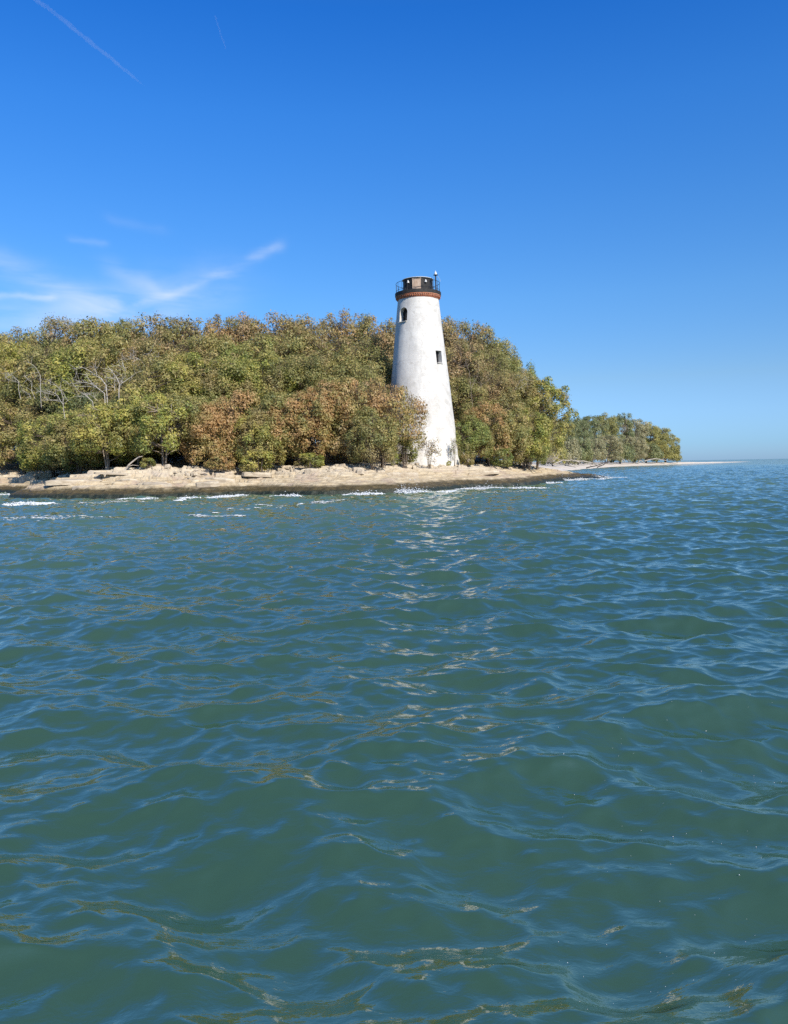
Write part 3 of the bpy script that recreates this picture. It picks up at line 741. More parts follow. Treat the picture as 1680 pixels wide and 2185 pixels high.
def tubes_np(polys):
    """polys: list of (pts (n,3), radii (n,), sides) -> V, F quads"""
    Vs = []; Fs = []; base = 0
    for pts, rad, n in polys:
        pts = np.asarray(pts, float); rad = np.asarray(rad, float)
        t = np.gradient(pts, axis=0); t /= np.linalg.norm(t, axis=1)[:, None]+1e-9
        ref = np.where(np.abs(t[:, 2:3]) < .9, np.array([[0, 0, 1.]]), np.array([[1., 0, 0]]))
        x = np.cross(t, ref); x /= np.linalg.norm(x, axis=1)[:, None]+1e-9; y = np.cross(t, x)
        q = np.arange(n)*2*np.pi/n
        ring = pts[:, None]+rad[:, None, None]*(x[:, None]*np.cos(q)[None, :, None]+y[:, None]*np.sin(q)[None, :, None])
        Vs.append(ring.reshape(-1, 3)); k = len(pts)
        i = np.arange(k-1)[:, None]*n; j = np.arange(n)[None]
        Fs.append(np.stack([i+j, i+(j+1) % n, i+n+(j+1) % n, i+n+j], -1).reshape(-1, 4)+base); base += k*n
    return np.concatenate(Vs), np.concatenate(Fs)

def make_tree(seed, H=10., Wd=8., stems=3, base=.12, npuff=34, leaves=11000, leaf=(.24, .13), puff=(.9, 1.6), twigs=7, lean=0.0, fill=1.0, shape=1.0, stem_r=.12):
    """proto meshes (trunk, crown) for a tree of height H, crown width Wd; crown bottom at base*H"""
    g = np.random.default_rng(seed)
    cz = H*(base+(1-base)*.5); rz = H*(1-base)*.5; rx = Wd/2
    C = []; PR = []
    while len(C) < npuff:
        v = g.normal(size=3); v /= np.linalg.norm(v)
        if v[2] < -.85: continue
        f = g.uniform(.45, 1.0)**.6
        pr = g.uniform(*puff)
        w = 1.0
        if v[2] > 0: v = v/((np.abs(v)**2.7).sum()**(1/2.7))
        if v[2] < 0: w = min(1/max(math.hypot(v[0], v[1]), .25), 2.2)*(1-.12*abs(v[2])); w = 1+(w-1)*shape
        p = np.array([v[0]*(rx-pr*.7)*f*w, v[1]*(rx-pr*.7)*f*w, cz+v[2]*(rz-pr*.75)*f])
        p[0] += lean*(p[2]/H)
        C.append(p); PR.append(pr)
    C = np.array(C); PR = np.array(PR)
    polys = []; stem_pts = []
    for s in range(stems):
        a = 2*np.pi*(s+g.random()*.6)/stems
        b0 = np.array([np.cos(a), np.sin(a), 0])*(.10+.12*stems*.25)*g.random()+np.array([0, 0, -.3])
        tgt = np.array([np.cos(a)*rx*.55*g.uniform(.3, 1), np.sin(a)*rx*.55*g.uniform(.3, 1), H*g.uniform(.72, .92)]); tgt[0] += lean*.9
        n = 9; u = np.linspace(0, 1, n)[:, None]
        wob = np.cumsum(g.normal(0, .11, (n, 3)), 0)*u*(H/10)
        pts = b0*(1-u)+tgt*u+wob; pts[:, :2] += (tgt-b0)[:2]*(u*(1-u)*-.55)
        r0_ = stem_r*g.uniform(.75, 1.2)/(1+.12*stems)
        polys.append((pts, r0_*(1-.82*u[:, 0])+.012, 6)); stem_pts.append(pts)
    SP = np.concatenate(stem_pts)
    for p, pr in zip(C, PR):
        low = SP[SP[:, 2] < p[2]+.2]
        if len(low) == 0: low = SP[:3]
        d = np.linalg.norm(low-p, axis=1)+.4*np.abs((p[2]-low[:, 2])-.5*np.linalg.norm(low[:, :2]-p[:2], axis=1)); q = low[np.argmin(d)]
        u = np.linspace(0, 1, 5)[:, None]
        pts = q*(1-u)+p*u+g.normal(0, .10, (5, 3))*u*(1-u)*4; polys.append((pts, np.linspace(.045, .018, 5)*stem_r/.12, 4))
        for _ in range(twigs):
            v = g.normal(size=3); v /= np.linalg.norm(v); v = v+.55*(p-np.array([0, 0, cz]))/rx+np.array([0, 0, .45]); v /= np.linalg.norm(v)
            L = pr*g.uniform(.8, 1.22); s0 = pts[g.integers(2, 5)]
            mid = s0+v*L*.5+g.normal(0, .1, 3); e = s0+v*L+np.array([0, 0, -.05])
            polys.append((np.array([s0, mid, e]), np.array([.018, .012, .005])*max(1, stem_r/.12*.8), 3))
    tV, tF = tubes_np(polys)
    # leaves
    pid = g.choice(len(C), leaves, p=(PR**2)/(PR**2).sum())
    v = g.normal(size=(leaves, 3)); v /= np.linalg.norm(v, axis=1)[:, None]
    outw = C-np.array([lean*.5, 0, cz]); outw /= np.linalg.norm(outw, axis=1)[:, None]+1e-6
    v = v+.75*outw[pid]+np.array([0, 0, .12]); v /= np.linalg.norm(v, axis=1)[:, None]
    rad = PR[pid]*(g.random(leaves)**.36*1.02+.32*g.random(leaves)**2*(g.random(leaves) < .35))
    # leaves gather in sprays
    pos = C[pid]+v*rad[:, None]
    cell = np.round(pos/.42)*.42
    pos = pos+(cell-pos)*g.uniform(0, .3, (leaves, 1))
    pos[:, 2] *= 1
    nrm_ = v*1.1+g.normal(0, .42, (leaves, 3)); nrm_[:, 2] += .25; nrm_ /= np.linalg.norm(nrm_, axis=1)[:, None]
    t1 = np.cross(nrm_, g.normal(size=(leaves, 3))); t1 /= np.linalg.norm(t1, axis=1)[:, None]+1e-9; t1[:, 2] -= .25; t1 /= np.linalg.norm(t1, axis=1)[:, None]
    t2 = np.cross(nrm_, t1); t2 /= np.linalg.norm(t2, axis=1)[:, None]+1e-9
    sc = g.uniform(.45, 1.0, (leaves, 1))+.75*g.random((leaves, 1))**3
    L = leaf[0]*sc; Wl = leaf[1]*sc*g.uniform(.7, 1.2, (leaves, 1))
    Q = np.stack([pos-t1*L*.5, pos+t2*Wl*.5+nrm_*.02, pos+t1*L*.5, pos-t2*Wl*.5+nrm_*.02], 1).reshape(-1, 3)
    Fq = np.arange(leaves*4).reshape(-1, 4)
    pt = g.random(len(C)); tint = np.clip(.42*pt[pid]+.46*g.random(leaves)+.12*h2(cell[:, 0]*7, cell[:, 1]*7+cell[:, 2]*31, 3), 0, 1)
    return np_mesh('trunk', tV, tF, True), np_mesh('crown', Q, Fq, False, tint)

PROTO = {}
for i in range(5): PROTO['bush%d' % i] = (make_tree(200+i, 8, 8, stems=4+i % 3, base=.0, npuff=110, leaves=19000, puff=(.45, 1.2), twigs=9, stem_r=.10), 8, 8)
for i in range(5): PROTO['tree%d' % i] = (make_tree(300+i, 14, 11, stems=2+i % 3, base=.06, npuff=170, leaves=30000, leaf=(.27, .14), puff=(.5, 1.5), twigs=6, stem_r=.17), 14, 11)
for i in range(3): PROTO['twiggy%d' % i] = (make_tree(400+i, 14, 11, stems=4, base=.06, npuff=160, leaves=24000, leaf=(.25, .12), puff=(.5, 1.4), twigs=16, stem_r=.15), 14, 11)
for i in range(2): PROTO['shore%d' % i] = (make_tree(500+i, 8, 8, stems=3, base=.17, npuff=70, leaves=14000, puff=(.5, 1.1), twigs=8, stem_r=.17, lean=.8), 8, 8)
PROTO['sparse0'] = (make_tree(600, 7, 5, stems=7, base=.06, npuff=34, leaves=4200, leaf=(.20, .11), puff=(.6, 1.0), twigs=16, stem_r=.07, lean=.6), 7, 5)
PROTO['sparse1'] = (make_tree(601, 3, 3, stems=5, base=.12, npuff=16, leaves=420, leaf=(.16, .09), puff=(.35, .6), twigs=9, stem_r=.035), 3, 3)
PROTO['small0'] = (make_tree(602, 2.2, 2.4, stems=4, base=.0, npuff=20, leaves=2200, leaf=(.17, .10), puff=(.3, .5), twigs=5, stem_r=.03), 2.2, 2.4)
PROTO['edge0'] = (make_tree(603, 14, 9.5, stems=3, base=.10, npuff=46, leaves=9000, leaf=(.30, .18), puff=(.7, 1.4), twigs=12, stem_r=.17, lean=3.4, shape=.3), 14, 9.5)
for i in range(3): PROTO['far%d' % i] = (make_tree(700+i, 22, 17, stems=2, base=.03, npuff=90, leaves=14000, leaf=(.55, .36), puff=(1.1, 2.4), twigs=7, stem_r=.3), 22, 17)
PROTO['farbush0'] = (make_tree(710, 9, 12, stems=4, base=.0, npuff=40, leaves=7000, leaf=(.5, .32), puff=(1.1, 2.0), twigs=8, stem_r=.16), 9, 12)

def plant(name, cat, proto, x, y, z, H, Wd, leafmat, label, group, rz=None, barkmat=None, trunk=True):
    (tm, cm), H0, W0 = PROTO[proto]
    e = empty(name, (x, y, z), rr_.uniform(0, 6.28) if rz is None else rz)
    e.scale = (Wd/W0, Wd/W0*rr_.uniform(.92, 1.08), H/H0); tag(e, label, cat, group)
    for nm_, me, mt in (('trunk', tm, barkmat or M_twig), ('crown', cm, leafmat)):
        o = bpy.data.objects.new(nm_, me); COL.objects.link(o); o.parent = e
        if not me.materials: me.materials.append(mt)
        o.material_slots[0].link = 'OBJECT'; o.material_slots[0].material = mt
    return e
CW = {'yellow': 'yellow-green', 'green': 'green', 'olive': 'olive green', 'brown': 'dull brown', 'rust': 'rust-brown', 'dark': 'dark green'}
ORD = ['first', 'second', 'third', 'fourth', 'fifth', 'sixth', 'seventh', 'eighth', 'ninth', 'tenth', 'eleventh', 'twelfth', 'thirteenth', 'fourteenth', 'fifteenth', 'sixteenth', 'seventeenth', 'eighteenth', 'nineteenth', 'twentieth']
# tiers of trees: picture column, picture row of the top, distance, width, colour, proto
TIERS = [
 ('bushy tree edging the rocks', 'trees along the edge of the rocks', [
  (-40, 842, 113, 9, 'yellow', 'bush0'), (45, 848, 110, 9, 'olive', 'bush1'), (110, 880, 101, 8, 'yellow', 'bush2'), (165, 872, 92, 7.5, 'green', 'bush3'),
  (225, 850, 87, 6.8, 'yellow', 'shore0'), (290, 822, 87.5, 7.4, 'yellow', 'bush4'), (345, 842, 85, 6.6, 'yellow', 'shore1'), (402, 832, 87, 6.6, 'olive', 'shore0'),
  (450, 850, 85.5, 6.4, 'rust', 'bush1'), (505, 828, 86.5, 7, 'rust', 'bush2'), (552, 880, 83.5, 5.2, 'yellow', 'bush3'), (590, 838, 86, 6.6, 'olive', 'bush0'), (632, 835, 85, 6.6, 'rust', 'bush4'),
  (690, 812, 86, 7, 'rust', 'bush1'), (752, 798, 86.5, 7, 'rust', 'bush2'), (792, 868, 82.5, 5.0, 'olive', 'bush3'), (812, 800, 86.5, 5.6, 'rust', 'sparse0'),
  (1002, 885, 101, 5.6, 'green', 'bush0'), (1040, 850, 104, 6.5, 'rust', 'bush1'), (1080, 870, 106, 7, 'olive', 'bush4'), (1116, 862, 111, 7, 'yellow', 'bush2')]),
 ('tree behind the shore bushes', 'trees of the second tier', [
  (-30, 765, 124, 11, 'olive', 'tree0'), (55, 790, 120, 10, 'olive', 'tree1'), (120, 815, 108, 8, 'dark', 'tree2'), (205, 838, 98, 8, 'dark', 'bush0'), (275, 818, 97, 7, 'olive', 'bush1'),
  (350, 752, 94, 8, 'olive', 'tree3'), (420, 748, 95, 8.5, 'yellow', 'tree4'), (490, 758, 94, 8.5, 'green', 'tree0'), (560, 750, 94.5, 8.5, 'yellow', 'tree1'), (632, 755, 94, 8.5, 'olive', 'tree2'),
  (703, 752, 94, 8.5, 'olive', 'tree3'), (764, 768, 94, 7.0, 'olive', 'twiggy0'), (790, 812, 92, 5.0, 'brown', 'twiggy1'),
  (990, 800, 111, 8, 'olive', 'tree4'), (1046, 780, 113, 8.4, 'brown', 'twiggy2'), (1090, 785, 117, 6.5, 'olive', 'tree0'), (1122, 808, 120, 7, 'olive', 'twiggy1')]),
 ('tree one tier below the skyline', 'trees of the upper canopy', [
  (-20, 735, 134, 11, 'olive', 'tree2'), (50, 728, 130, 11, 'yellow', 'tree3'), (125, 716, 118, 10.5, 'olive', 'tree4'), (200, 716, 109, 9.5, 'yellow', 'tree0'), (262, 722, 107, 9, 'olive', 'tree1'),
  (332, 720, 106, 9, 'brown', 'tree2'), (405, 714, 105, 9.5, 'olive', 'twiggy0'), (478, 710, 105, 9.5, 'olive', 'tree3'), (552, 712, 105, 9.5, 'green', 'tree4'), (625, 710, 105, 9.5, 'olive', 'tree0'),
  (700, 712, 105, 9.5, 'brown', 'twiggy1'), (768, 714, 105, 9, 'olive', 'twiggy2'), (832, 728, 115, 7, 'brown', 'tree1'),
  (975, 715, 119, 9, 'brown', 'twiggy1'), (1036, 738, 121, 7.5, 'olive', 'twiggy0')]),
 ('skyline tree', 'trees forming the skyline', [
  (-10, 704, 148, 13, 'olive', 'tree1'), (70, 694, 140, 12, 'olive', 'twiggy2'), (140, 674, 128, 11, 'brown', 'twiggy0'), (212, 676, 119, 10.5, 'olive', 'tree2'), (275, 680, 117, 8.5, 'olive', 'tree3'),
  (345, 668, 116, 10, 'brown', 'tree4'), (415, 668, 116, 10, 'brown', 'twiggy1'), (485, 666, 115, 10, 'rust', 'twiggy2'), (552, 671, 115, 10, 'brown', 'tree0'), (622, 674, 115, 10, 'brown', 'tree1'),
  (688, 672, 115, 9.5, 'brown', 'twiggy0'), (742, 656, 116, 9.5, 'rust', 'twiggy1'), (802, 676, 115, 9, 'brown', 'twiggy2'), (850, 684, 122, 8, 'brown', 'tree4'),
  (938, 674, 128, 9, 'brown', 'twiggy2'), (985, 676, 128, 9.5, 'brown', 'twiggy0'), (1022, 688, 129, 8.5, 'olive', 'twiggy1'), (1058, 722, 130, 7.5, 'olive', 'tree2'), (1098, 762, 126, 7, 'green', 'tree3')]),
]
for ti, (phrase, group, lst) in enumerate(TIERS):
    L_ = sorted([t for t in lst if t[0] < 900], key=lambda t: -t[0]); R_ = sorted([t for t in lst if t[0] >= 900], key=lambda t: t[0])
    for side, arr in (('left', L_), ('right', R_)):
        for k, (dx, dyy, d, wd, colr, pr) in enumerate(arr):
            topp = P(dx, dyy, d); z, _ = height(np.array([topp.x]), np.array([d]), False); z = float(z[0])
            hgt = topp.z-z
            lab = '%s %s, %s %s of the lighthouse' % (CW[colr], phrase, ORD[k], side)
            plant('tree', 'tree', pr, topp.x, d, z-.05, hgt*1.0, wd*(1.12, 1.2, 1.28, 1.3)[ti], LM[colr], lab, group, barkmat=M_bark if pr.startswith('shore') else None)
SPEC = [
 ('tree', 'tree', 'edge0', 1105, 800, 119, 9.0, 'yellow', 'ragged tall yellow-green tree leaning out over the point at the right end of the wood', 0.0),
 ('tree', 'tree', 'edge0', 1143, 818, 121, 8.5, 'yellow', 'airy yellow-green tree with pale branches reaching farthest right over the point', .25),
 ('tree', 'tree', 'tree1', 1128, 905, 117, 6.5, 'green', 'low leafy green tree under the one leaning out over the point', None),
 ('shrub', 'shrub', 'sparse0', 858, 818, 90, 5.0, 'rust', 'tall sparse twiggy shrub partly covering the left of the lighthouse base', .1),
 ('shrub', 'shrub', 'small0', 862, 928, 90, 2.7, 'green', 'dense bright green shrub at the left foot of the lighthouse', None),
 ('sapling', 'sapling', 'sparse1', 915, 928, 91.5, 3.4, 'rust', 'thin pinkish sapling with few leaves before the lighthouse wall', None),
 ('shrub', 'shrub', 'sparse1', 968, 925, 96.0, 1.5, 'green', 'small leggy sprig at the right corner of the lighthouse base', None),
 ('shrub', 'shrub', 'small0', 957, 982, 95, .7, 'yellow', 'tiny weed growing at the right foot of the lighthouse wall', None),
 ('shrub', 'shrub', 'small0', 995, 968, 97, 2.0, 'yellow', 'low yellow-green shrub on the rocks right of the lighthouse', None),
 ('shrub', 'shrub', 'small0', 1070, 955, 101, 3, 'green', 'low green shrub hanging over the shelf above the dark driftwood log', None),
 ('shrub', 'shrub', 'small0', 548, 960, 81.3, 3.6, 'yellow', 'golden leafy shrub spilling onto the rubble of pale rocks', None),
 ('shrub', 'shrub', 'small0', 470, 965, 82, 3.2, 'rust', 'low rust-brown shrub beside the driftwood pile', None),
 ('shrub', 'shrub', 'small0', 660, 965, 82.2, 3.4, 'yellow', 'low yellow-green shrub under the rust-brown bushes, above smooth shelf', None),
 ('shrub', 'shrub', 'small0', 315, 975, 82.5, 1.6, 'green', 'little green shrub by the trunks of the yellow-green trees', None),
]
for q in (150, 205, 262, 318, 372, 428):
    SPEC.append(('undergrowth_bush', 'undergrowth', 'bush%d' % (q % 5), q, 900+(q % 7)*3, 94.5 if q > 180 else 101, 8, 'olive', 'low shaded undergrowth bush filling in behind the trunks of the yellow-green trees', None))
for name, cat, pr, dx, dyy, d, wd, colr, lab, rz in SPEC:
    topp = P(dx, dyy, d); z = gz(topp.x, d)
    plant(name, cat, pr, topp.x, d, z-.06, topp.z-z, wd, LM[colr], lab, {'tree': 'trees along the edge of the rocks', 'undergrowth': 'undergrowth behind the trunks'}.get(cat, 'shrubs on the rocks'), rz)

FAR = [(1168, 880, 165, 11, 'farolive', 'far0'), (1192, 888, 190, 11, 'farolive', 'far1'), (1212, 893, 225, 12, 'fardark', 'far2'), (1236, 884, 285, 14, 'fardark', 'far0'), (1262, 882, 320, 14, 'fardark', 'far1'), (1290, 881, 350, 15, 'farolive', 'far2'),
 (1322, 877, 395, 16, 'fardark', 'far0'), (1352, 889, 430, 16, 'fargrey', 'far1'), (1378, 901, 465, 15, 'farolive', 'far2'), (1400, 906, 505, 14, 'farolive', 'far0'), (1420, 925, 545, 12, 'farolive', 'far1')]
FARL = [(1178, 925, 150, 9, 'farolive', 'farbush0'), (1205, 930, 200, 12, 'fargrey', 'farbush0'), (1232, 925, 262, 14, 'fardark', 'farbush0'), (1262, 928, 298, 14, 'fargrey', 'farbush0'), (1294, 925, 340, 16, 'fargrey', 'far1'),
 (1322, 935, 380, 15, 'fardark', 'farbush0'), (1350, 930, 415, 16, 'fargrey', 'far2'), (1378, 938, 452, 15, 'fardark', 'farbush0'), (1400, 938, 495, 14, 'farolive', 'far2'), (1418, 948, 535, 12, 'farolive', 'farbush0')]
FN = {'fardark': 'dark green', 'farolive': 'olive', 'fargrey': 'greyish'}
for arr, ph_ in ((FAR, 'skyline tree of the distant wood, %s from its left end'), (FARL, 'low tree fronting the distant wood, %s from its left end')):
    for k, (dx, dyy, d, wd, colr, pr) in enumerate(arr):
        req = 20 if arr is FAR else 9
        for d in np.arange(150, 800, 3.0):
            q = P(dx, 980, d)
            i = int(np.argmin(np.hypot(BW[:, 0]-q.x, BW[:, 1]-q.y))); of = (np.array([q.x, q.y])-BW[i])@nrm[i]
            if of >= req: break
        d = float(d); topp = P(dx, dyy, d); z = bz(topp.x, d)-.2
        plant('tree', 'tree', pr, topp.x, d, z, topp.z-z, max(wd, d*.040), LM[colr], FN[colr]+' '+ph_ % ORD[k], 'trees of the distant wood behind the beach', barkmat=M_bark if colr == 'fargrey' else None)

# ------------------------------------------------------------------ dead branches and driftwood
def dead_tree(name, label, cat, d, lines, mtl, group=None, foot=None, jit=.6, seed=1, conv=None, twig=0):
    """lines: polylines in crop pixels with start/end radius; each stroke gets its own depth"""
    g = random.Random(seed)
    conv = conv or (lambda x, y: (x, y))
    polys = []
    for pts, ra, rb_ in lines:
        dz = g.uniform(-jit, jit); dz2 = g.uniform(-jit, jit)
        w = []
        for i, p in enumerate(pts):
            u = i/(len(pts)-1); w.append(P(*conv(*p), d+dz*(1-u)+dz2*u))
        # resample with a little wobble
        out_ = [w[0]]
        for a, b_ in zip(w[:-1], w[1:]):
            L = (b_-a).length
            out_ += [a.lerp(b_, .5)+Vector((g.gauss(0, .04*L), g.gauss(0, .04*L), g.gauss(0, .04*L))), b_]
        n = len(out_); polys.append((np.array([v[:] for v in out_]), np.linspace(ra, rb_, n)*(.62 if cat == 'dead tree' else 1), 6))
        for _ in range(twig*3 if cat == 'dead tree' else twig):
            i = g.randrange(1, n); s0 = out_[i]; v = Vector((g.gauss(-.3, .7), g.gauss(0, .5), g.gauss(.35, .5))).normalized(); L = g.uniform(.5, 1.5)
            polys.append((np.array([s0[:], (s0+v*L*.5+Vector((0, 0, .06)))[:], (s0+v*L)[:]]), np.array([rb_*.6+.006, rb_*.4+.005, .006]), 4))
    c0 = Vector(polys[0][0][0]); base = Vector((c0.x, c0.y, gz(c0.x, c0.y))) if foot is None else foot
    V, F = tubes_np(polys); V = V-np.array(base[:])
    me = np_mesh(name, V, F, True); e = link(name, me, mtl, loc=base); tag(e, label, cat, group); return e
c3 = lambda x, y: ((100+x/2.8)*.6174, (1150+y/2.8)*.6174)      # from an enlarged view of the picture
dead_tree('dead_tree', 'bleached dead tree forking up from the middle of the left canopy', 'dead tree', 91, [
  ([(875, 900), (870, 560), (875, 495), (840, 420), (795, 360), (760, 322)], .10, .03), ([(880, 500), (925, 470), (975, 435), (1028, 392)], .075, .022),
  ([(890, 480), (905, 450), (930, 420)], .05, .02), ([(850, 470), (815, 445), (780, 440)], .045, .015), ([(828, 560), (825, 500), (832, 440)], .05, .03),
  ([(905, 290), (915, 320), (930, 350)], .04, .02), ([(800, 330), (850, 315), (910, 322), (938, 370)], .035, .02)], M_dead, 'bleached dead trees in the left canopy', conv=c3, seed=1, twig=2)
dead_tree('dead_tree', 'bleached dead limbs arching over to the left in the left canopy', 'dead tree', 90, [
  ([(760, 820), (745, 500), (700, 440), (640, 410), (580, 365), (520, 335), (470, 332), (430, 365)], .10, .025), ([(740, 500), (715, 465), (690, 430), (655, 400)], .06, .02),
  ([(520, 335), (470, 350), (455, 400), (440, 440), (410, 440)], .035, .012), ([(755, 480), (745, 440), (770, 430), (800, 430)], .04, .015),
  ([(640, 410), (600, 400), (560, 415), (530, 430)], .035, .015), ([(600, 380), (660, 340), (640, 330), (600, 345)], .025, .012)], M_dead, 'bleached dead trees in the left canopy', conv=c3, seed=2, twig=2)
dead_tree('dead_tree', 'bleached dead trunk reaching out flat to the left in the left canopy', 'dead tree', 89.5, [
  ([(760, 840), (730, 585), (690, 555), (640, 525), (570, 515), (490, 520), (400, 512)], .09, .022), ([(690, 555), (650, 520), (615, 490), (575, 455)], .07, .025), ([(640, 525), (600, 490), (530, 475), (440, 490), (345, 490)], .05, .016),
  ([(615, 490), (560, 485), (520, 480)], .04, .02), ([(800, 555), (760, 545), (720, 560)], .04, .02)], M_dead, 'bleached dead trees in the left canopy', conv=c3, seed=3, twig=2)
dead_tree('dead_tree', 'short bleached dead stub low in the left canopy', 'dead tree', 88.5, [
  ([(640, 830), (615, 665), (570, 625), (540, 590), (480, 565)], .08, .025), ([(575, 630), (520, 615), (490, 620)], .03, .012), ([(665, 660), (600, 600), (560, 575)], .04, .02)], M_dead, 'bleached dead trees in the left canopy', conv=c3, seed=4, twig=2)
dead_tree('dead_tree', 'grey dead branches at the left of the bleached dead trees', 'dead tree', 89, [
  ([(350, 840), (330, 690), (280, 610), (230, 575), (160, 560), (60, 585)], .06, .02), ([(330, 690), (310, 560), (250, 500), (190, 460), (165, 480)], .05, .018), ([(300, 665), (230, 650), (120, 650)], .05, .02),
  ([(280, 610), (200, 590), (130, 570)], .035, .012), ([(380, 660), (340, 590), (300, 530)], .03, .015), ([(250, 500), (170, 495)], .03, .012)], M_dead, 'bleached dead trees in the left canopy', conv=c3, seed=5, twig=3)
dead_tree('dead_tree', 'crooked bare pale branches high in the canopy right of the dead trees', 'dead tree', 98, [
  ([(1110, 760), (1115, 305), (1080, 265), (1030, 240)], .08, .035), ([(1025, 270), (1005, 235), (1015, 195), (1035, 185)], .05, .02), ([(1005, 250), (960, 258), (910, 245)], .03, .012), ([(1180, 300), (1170, 250), (1165, 200), (1185, 170)], .045, .015),
  ([(1170, 320), (1200, 295), (1240, 270), (1235, 240), (1275, 230)], .045, .02), ([(1095, 400), (1075, 350), (1050, 320)], .05, .02)], M_dead, 'bleached dead trees in the left canopy', conv=c3, seed=6, twig=3)
dead_tree('dead_tree', 'thin grey dead stems at the far left edge of the canopy', 'dead tree', 104, [
  ([(120, 720), (110, 415), (75, 350), (40, 310), (0, 290)], .06, .02), ([(60, 640), (30, 480), (-40, 420)], .05, .02), ([(20, 640), (0, 590), (-60, 560)], .04, .02), ([(-80, 640), (-100, 470), (-150, 420), (-210, 400)], .06, .02), ([(-100, 480), (-160, 470), (-230, 440)], .04, .015)], M_dead, 'bleached dead trees in the left canopy', conv=c3, seed=7, twig=4)
c5 = lambda x, y: ((1400+x/2.4)*.6174, (1050+y/2.4)*.6174)
dead_tree('dead_tree', 'grey bare branches showing in the crown above the point', 'dead tree', 114, [
  ([(840, 1150), (850, 830), (900, 720), (960, 690), (1010, 660)], .09, .02), ([(850, 800), (830, 700), (790, 640)], .05, .02), ([(900, 720), (950, 640), (1050, 600)], .04, .015), ([(860, 980), (900, 930), (930, 860)], .05, .02)], M_dead, conv=c5, seed=8, twig=4)
dead_tree('dead_tree', 'leaning grey trunk among rust-brown leaves right of the lighthouse', 'dead tree', 105, [
  ([(545, 1200), (550, 780), (530, 560), (500, 480)], .06, .02), ([(545, 700), (600, 600), (610, 500)], .04, .015), ([(600, 720), (640, 660), (700, 620)], .035, .015)], M_bark, conv=c5, seed=9, twig=4)
# leaning driftwood at the left, visible trunk
c7 = lambda x, y: ((x/2.4)*.6174, (1560+y/2.4)*.6174)
dead_tree('driftwood', 'forked pale driftwood branch leaning up from the rocks into the yellow-green trees', 'driftwood', 82.2, [
  ([(1000, 225), (1020, 175), (1055, 130), (1085, 95), (1130, 60), (1180, 40)], .14, .05), ([(1060, 125), (1100, 112), (1150, 118)], .05, .02), ([(1015, 205), (975, 215), (950, 200)], .06, .03)], M_drift, jit=.15, conv=c7, seed=11)
dead_tree('driftwood', 'tangled grey driftwood pile on the rocks left of the long flat slab', 'driftwood', 80.2, [
  ([(920, 225), (1000, 205), (1080, 185), (1130, 168)], .10, .05), ([(930, 190), (985, 205), (1050, 225)], .08, .05), ([(950, 215), (990, 170), (1020, 150)], .06, .03), ([(900, 205), (960, 200), (1010, 212)], .06, .04), ([(1000, 200), (1020, 160), (1060, 150)], .05, .02), ([(960, 180), (1040, 205), (1110, 200)], .05, .03)], M_bark,
  jit=.4, seed=12, conv=lambda x, y: ((x/2.4+250)*.6174-0, (1560+y/2.4)*.6174))
c16 = lambda x, y: ((1600+x/2.4)*.6174, (1560+y/2.4)*.6174)
dead_tree('driftwood', 'thick dark curved driftwood log on the shelf right of the lighthouse', 'driftwood', 115, [
  ([(432, 128), (460, 132), (500, 128), (540, 118), (565, 98), (560, 70)], .26, .16), ([(560, 95), (520, 60), (490, 45), (470, 60)], .12, .04), ([(565, 95), (585, 60), (540, 20)], .08, .03), ([(545, 80), (530, 45), (550, 15)], .07, .03)], M_darklog, jit=.2, conv=c16, seed=13, twig=1)
dead_tree('driftwood', 'slender pale driftwood branch propped beside the right edge of the lighthouse', 'driftwood', 97, [
  ([(40, 85), (35, 55), (10, 25), (-5, 5)], .06, .03), ([(35, 60), (60, 75), (80, 78)], .05, .02)], M_drift, jit=.2, conv=c16, seed=14)
DW = [([(600, 95), (680, 70), (760, 45), (840, 75)], .12, 140, 'pale twisted driftwood limb just behind the rocky point'),
      ([(740, 110), (830, 72), (900, 70), (965, 92)], .16, 165, 'long pale driftwood trunk lying across the near end of the beach'),
      ([(800, 100), (860, 112), (930, 130)], .14, 175, 'low pale driftwood branch in the sand behind the rocky point'),
      ([(900, 75), (1000, 80), (1100, 102)], .3, 250, 'big pale driftwood trunk parallel to the foot of the distant wood'),
      ([(1020, 135), (1100, 118), (1200, 85)], .2, 235, 'dark driftwood branch slanting to the water edge of the beach'),
      ([(1110, 130), (1160, 110), (1215, 82)], .2, 250, 'grey driftwood snag rising right of the dark slanting branch'),
      ([(920, 75), (935, 58), (945, 55)], .2, 240, 'short upright driftwood stub on the near part of the beach'),
      ([(1440, 95), (1470, 75), (1500, 98)], .35, 400, 'small driftwood stump on the middle of the beach'),
      ([(1500, 80), (1590, 60), (1680, 75)], .4, 430, 'pale driftwood tangle under the right end of the distant wood'),
      ([(1310, 80), (1325, 62), (1340, 85)], .3, 360, 'little upright driftwood stub below the greyish distant trees')]
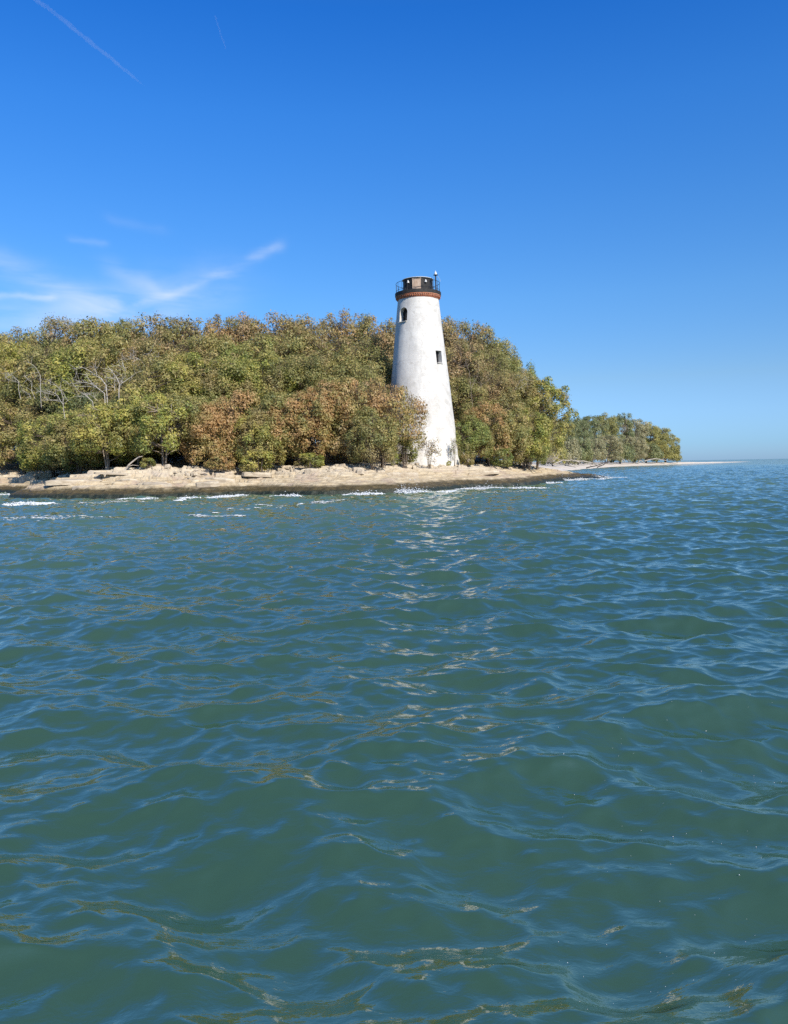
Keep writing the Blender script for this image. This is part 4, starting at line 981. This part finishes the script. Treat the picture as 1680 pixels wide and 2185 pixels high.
for i, (pts, r_, d, lab) in enumerate(DW):
    mid = [(x, y) for x, y in pts]
    dead_tree('driftwood', lab, 'driftwood', d, [(pts, r_, r_*.5)], M_darklog if 'dark' in lab else M_drift, 'driftwood on the beach', jit=1.5, seed=20+i, conv=c16, twig=3,
              foot=Vector((P(*c16(*pts[0]), d).x, d, 1.0)))
# bare brush behind the point
g = random.Random(77); lines = []
for i in range(46):
    bx_ = g.uniform(600, 760); a = g.gauss(0, .5); L = g.uniform(45, 105); lines.append(([(bx_, 88), (bx_+math.sin(a)*L*.5, 88-math.cos(a)*L*.5), (bx_+math.sin(a)*L+8, 88-math.cos(a)*L)], .035, .012))
dead_tree('brush', 'dense grey leafless brush behind the rocky point', 'brush', 128, lines, M_dead, jit=2.5, seed=50, conv=c16, twig=4)

# ------------------------------------------------------------------ vapour trails
def contrail(label, a, b_, alt, rad, dens, seed):
    v0 = ray(*a).normalized(); v1 = ray(*b_).normalized()
    p0 = CAMP+v0*(alt/v0.z); p1 = CAMP+v1*(alt/v1.z); g = np.random.default_rng(seed)
    n = 60; u = np.linspace(0, 1, n)[:, None]
    pts = np.array(p0[:])*(1-u)+np.array(p1[:])*u+np.cumsum(g.normal(0, rad*.12, (n, 3)), 0)
    r_ = rad*(.75+.5*g.random(n))*np.clip(np.minimum(u[:, 0]*6+.5, (1-u[:, 0])*5), .08, 1)
    V, F = tubes_np([(pts, r_, 10)])
    mt, nt, out = mat('vapour'); N = NT(nt)
    pv = N.n('ShaderNodeVolumePrincipled'); pv.inputs['Color'].default_value = (1, 1, 1, 1); pv.inputs['Density'].default_value = dens
    nt.links.new(pv.outputs[0], out.inputs['Volume'])
    c0 = V.mean(0); tag(link('vapour_trail', np_mesh('vapour_trail', V-c0, F, True), mt, loc=c0), label, 'vapour trail')
contrail('long thin white vapour trail slanting down across the upper left sky', (40, -30), (312, 180), 8000, 42, .0008, 1)
contrail('short faint vapour trail right of the long slanting trail', (458, 30), (487, 118), 8000, 17, .0007, 2)
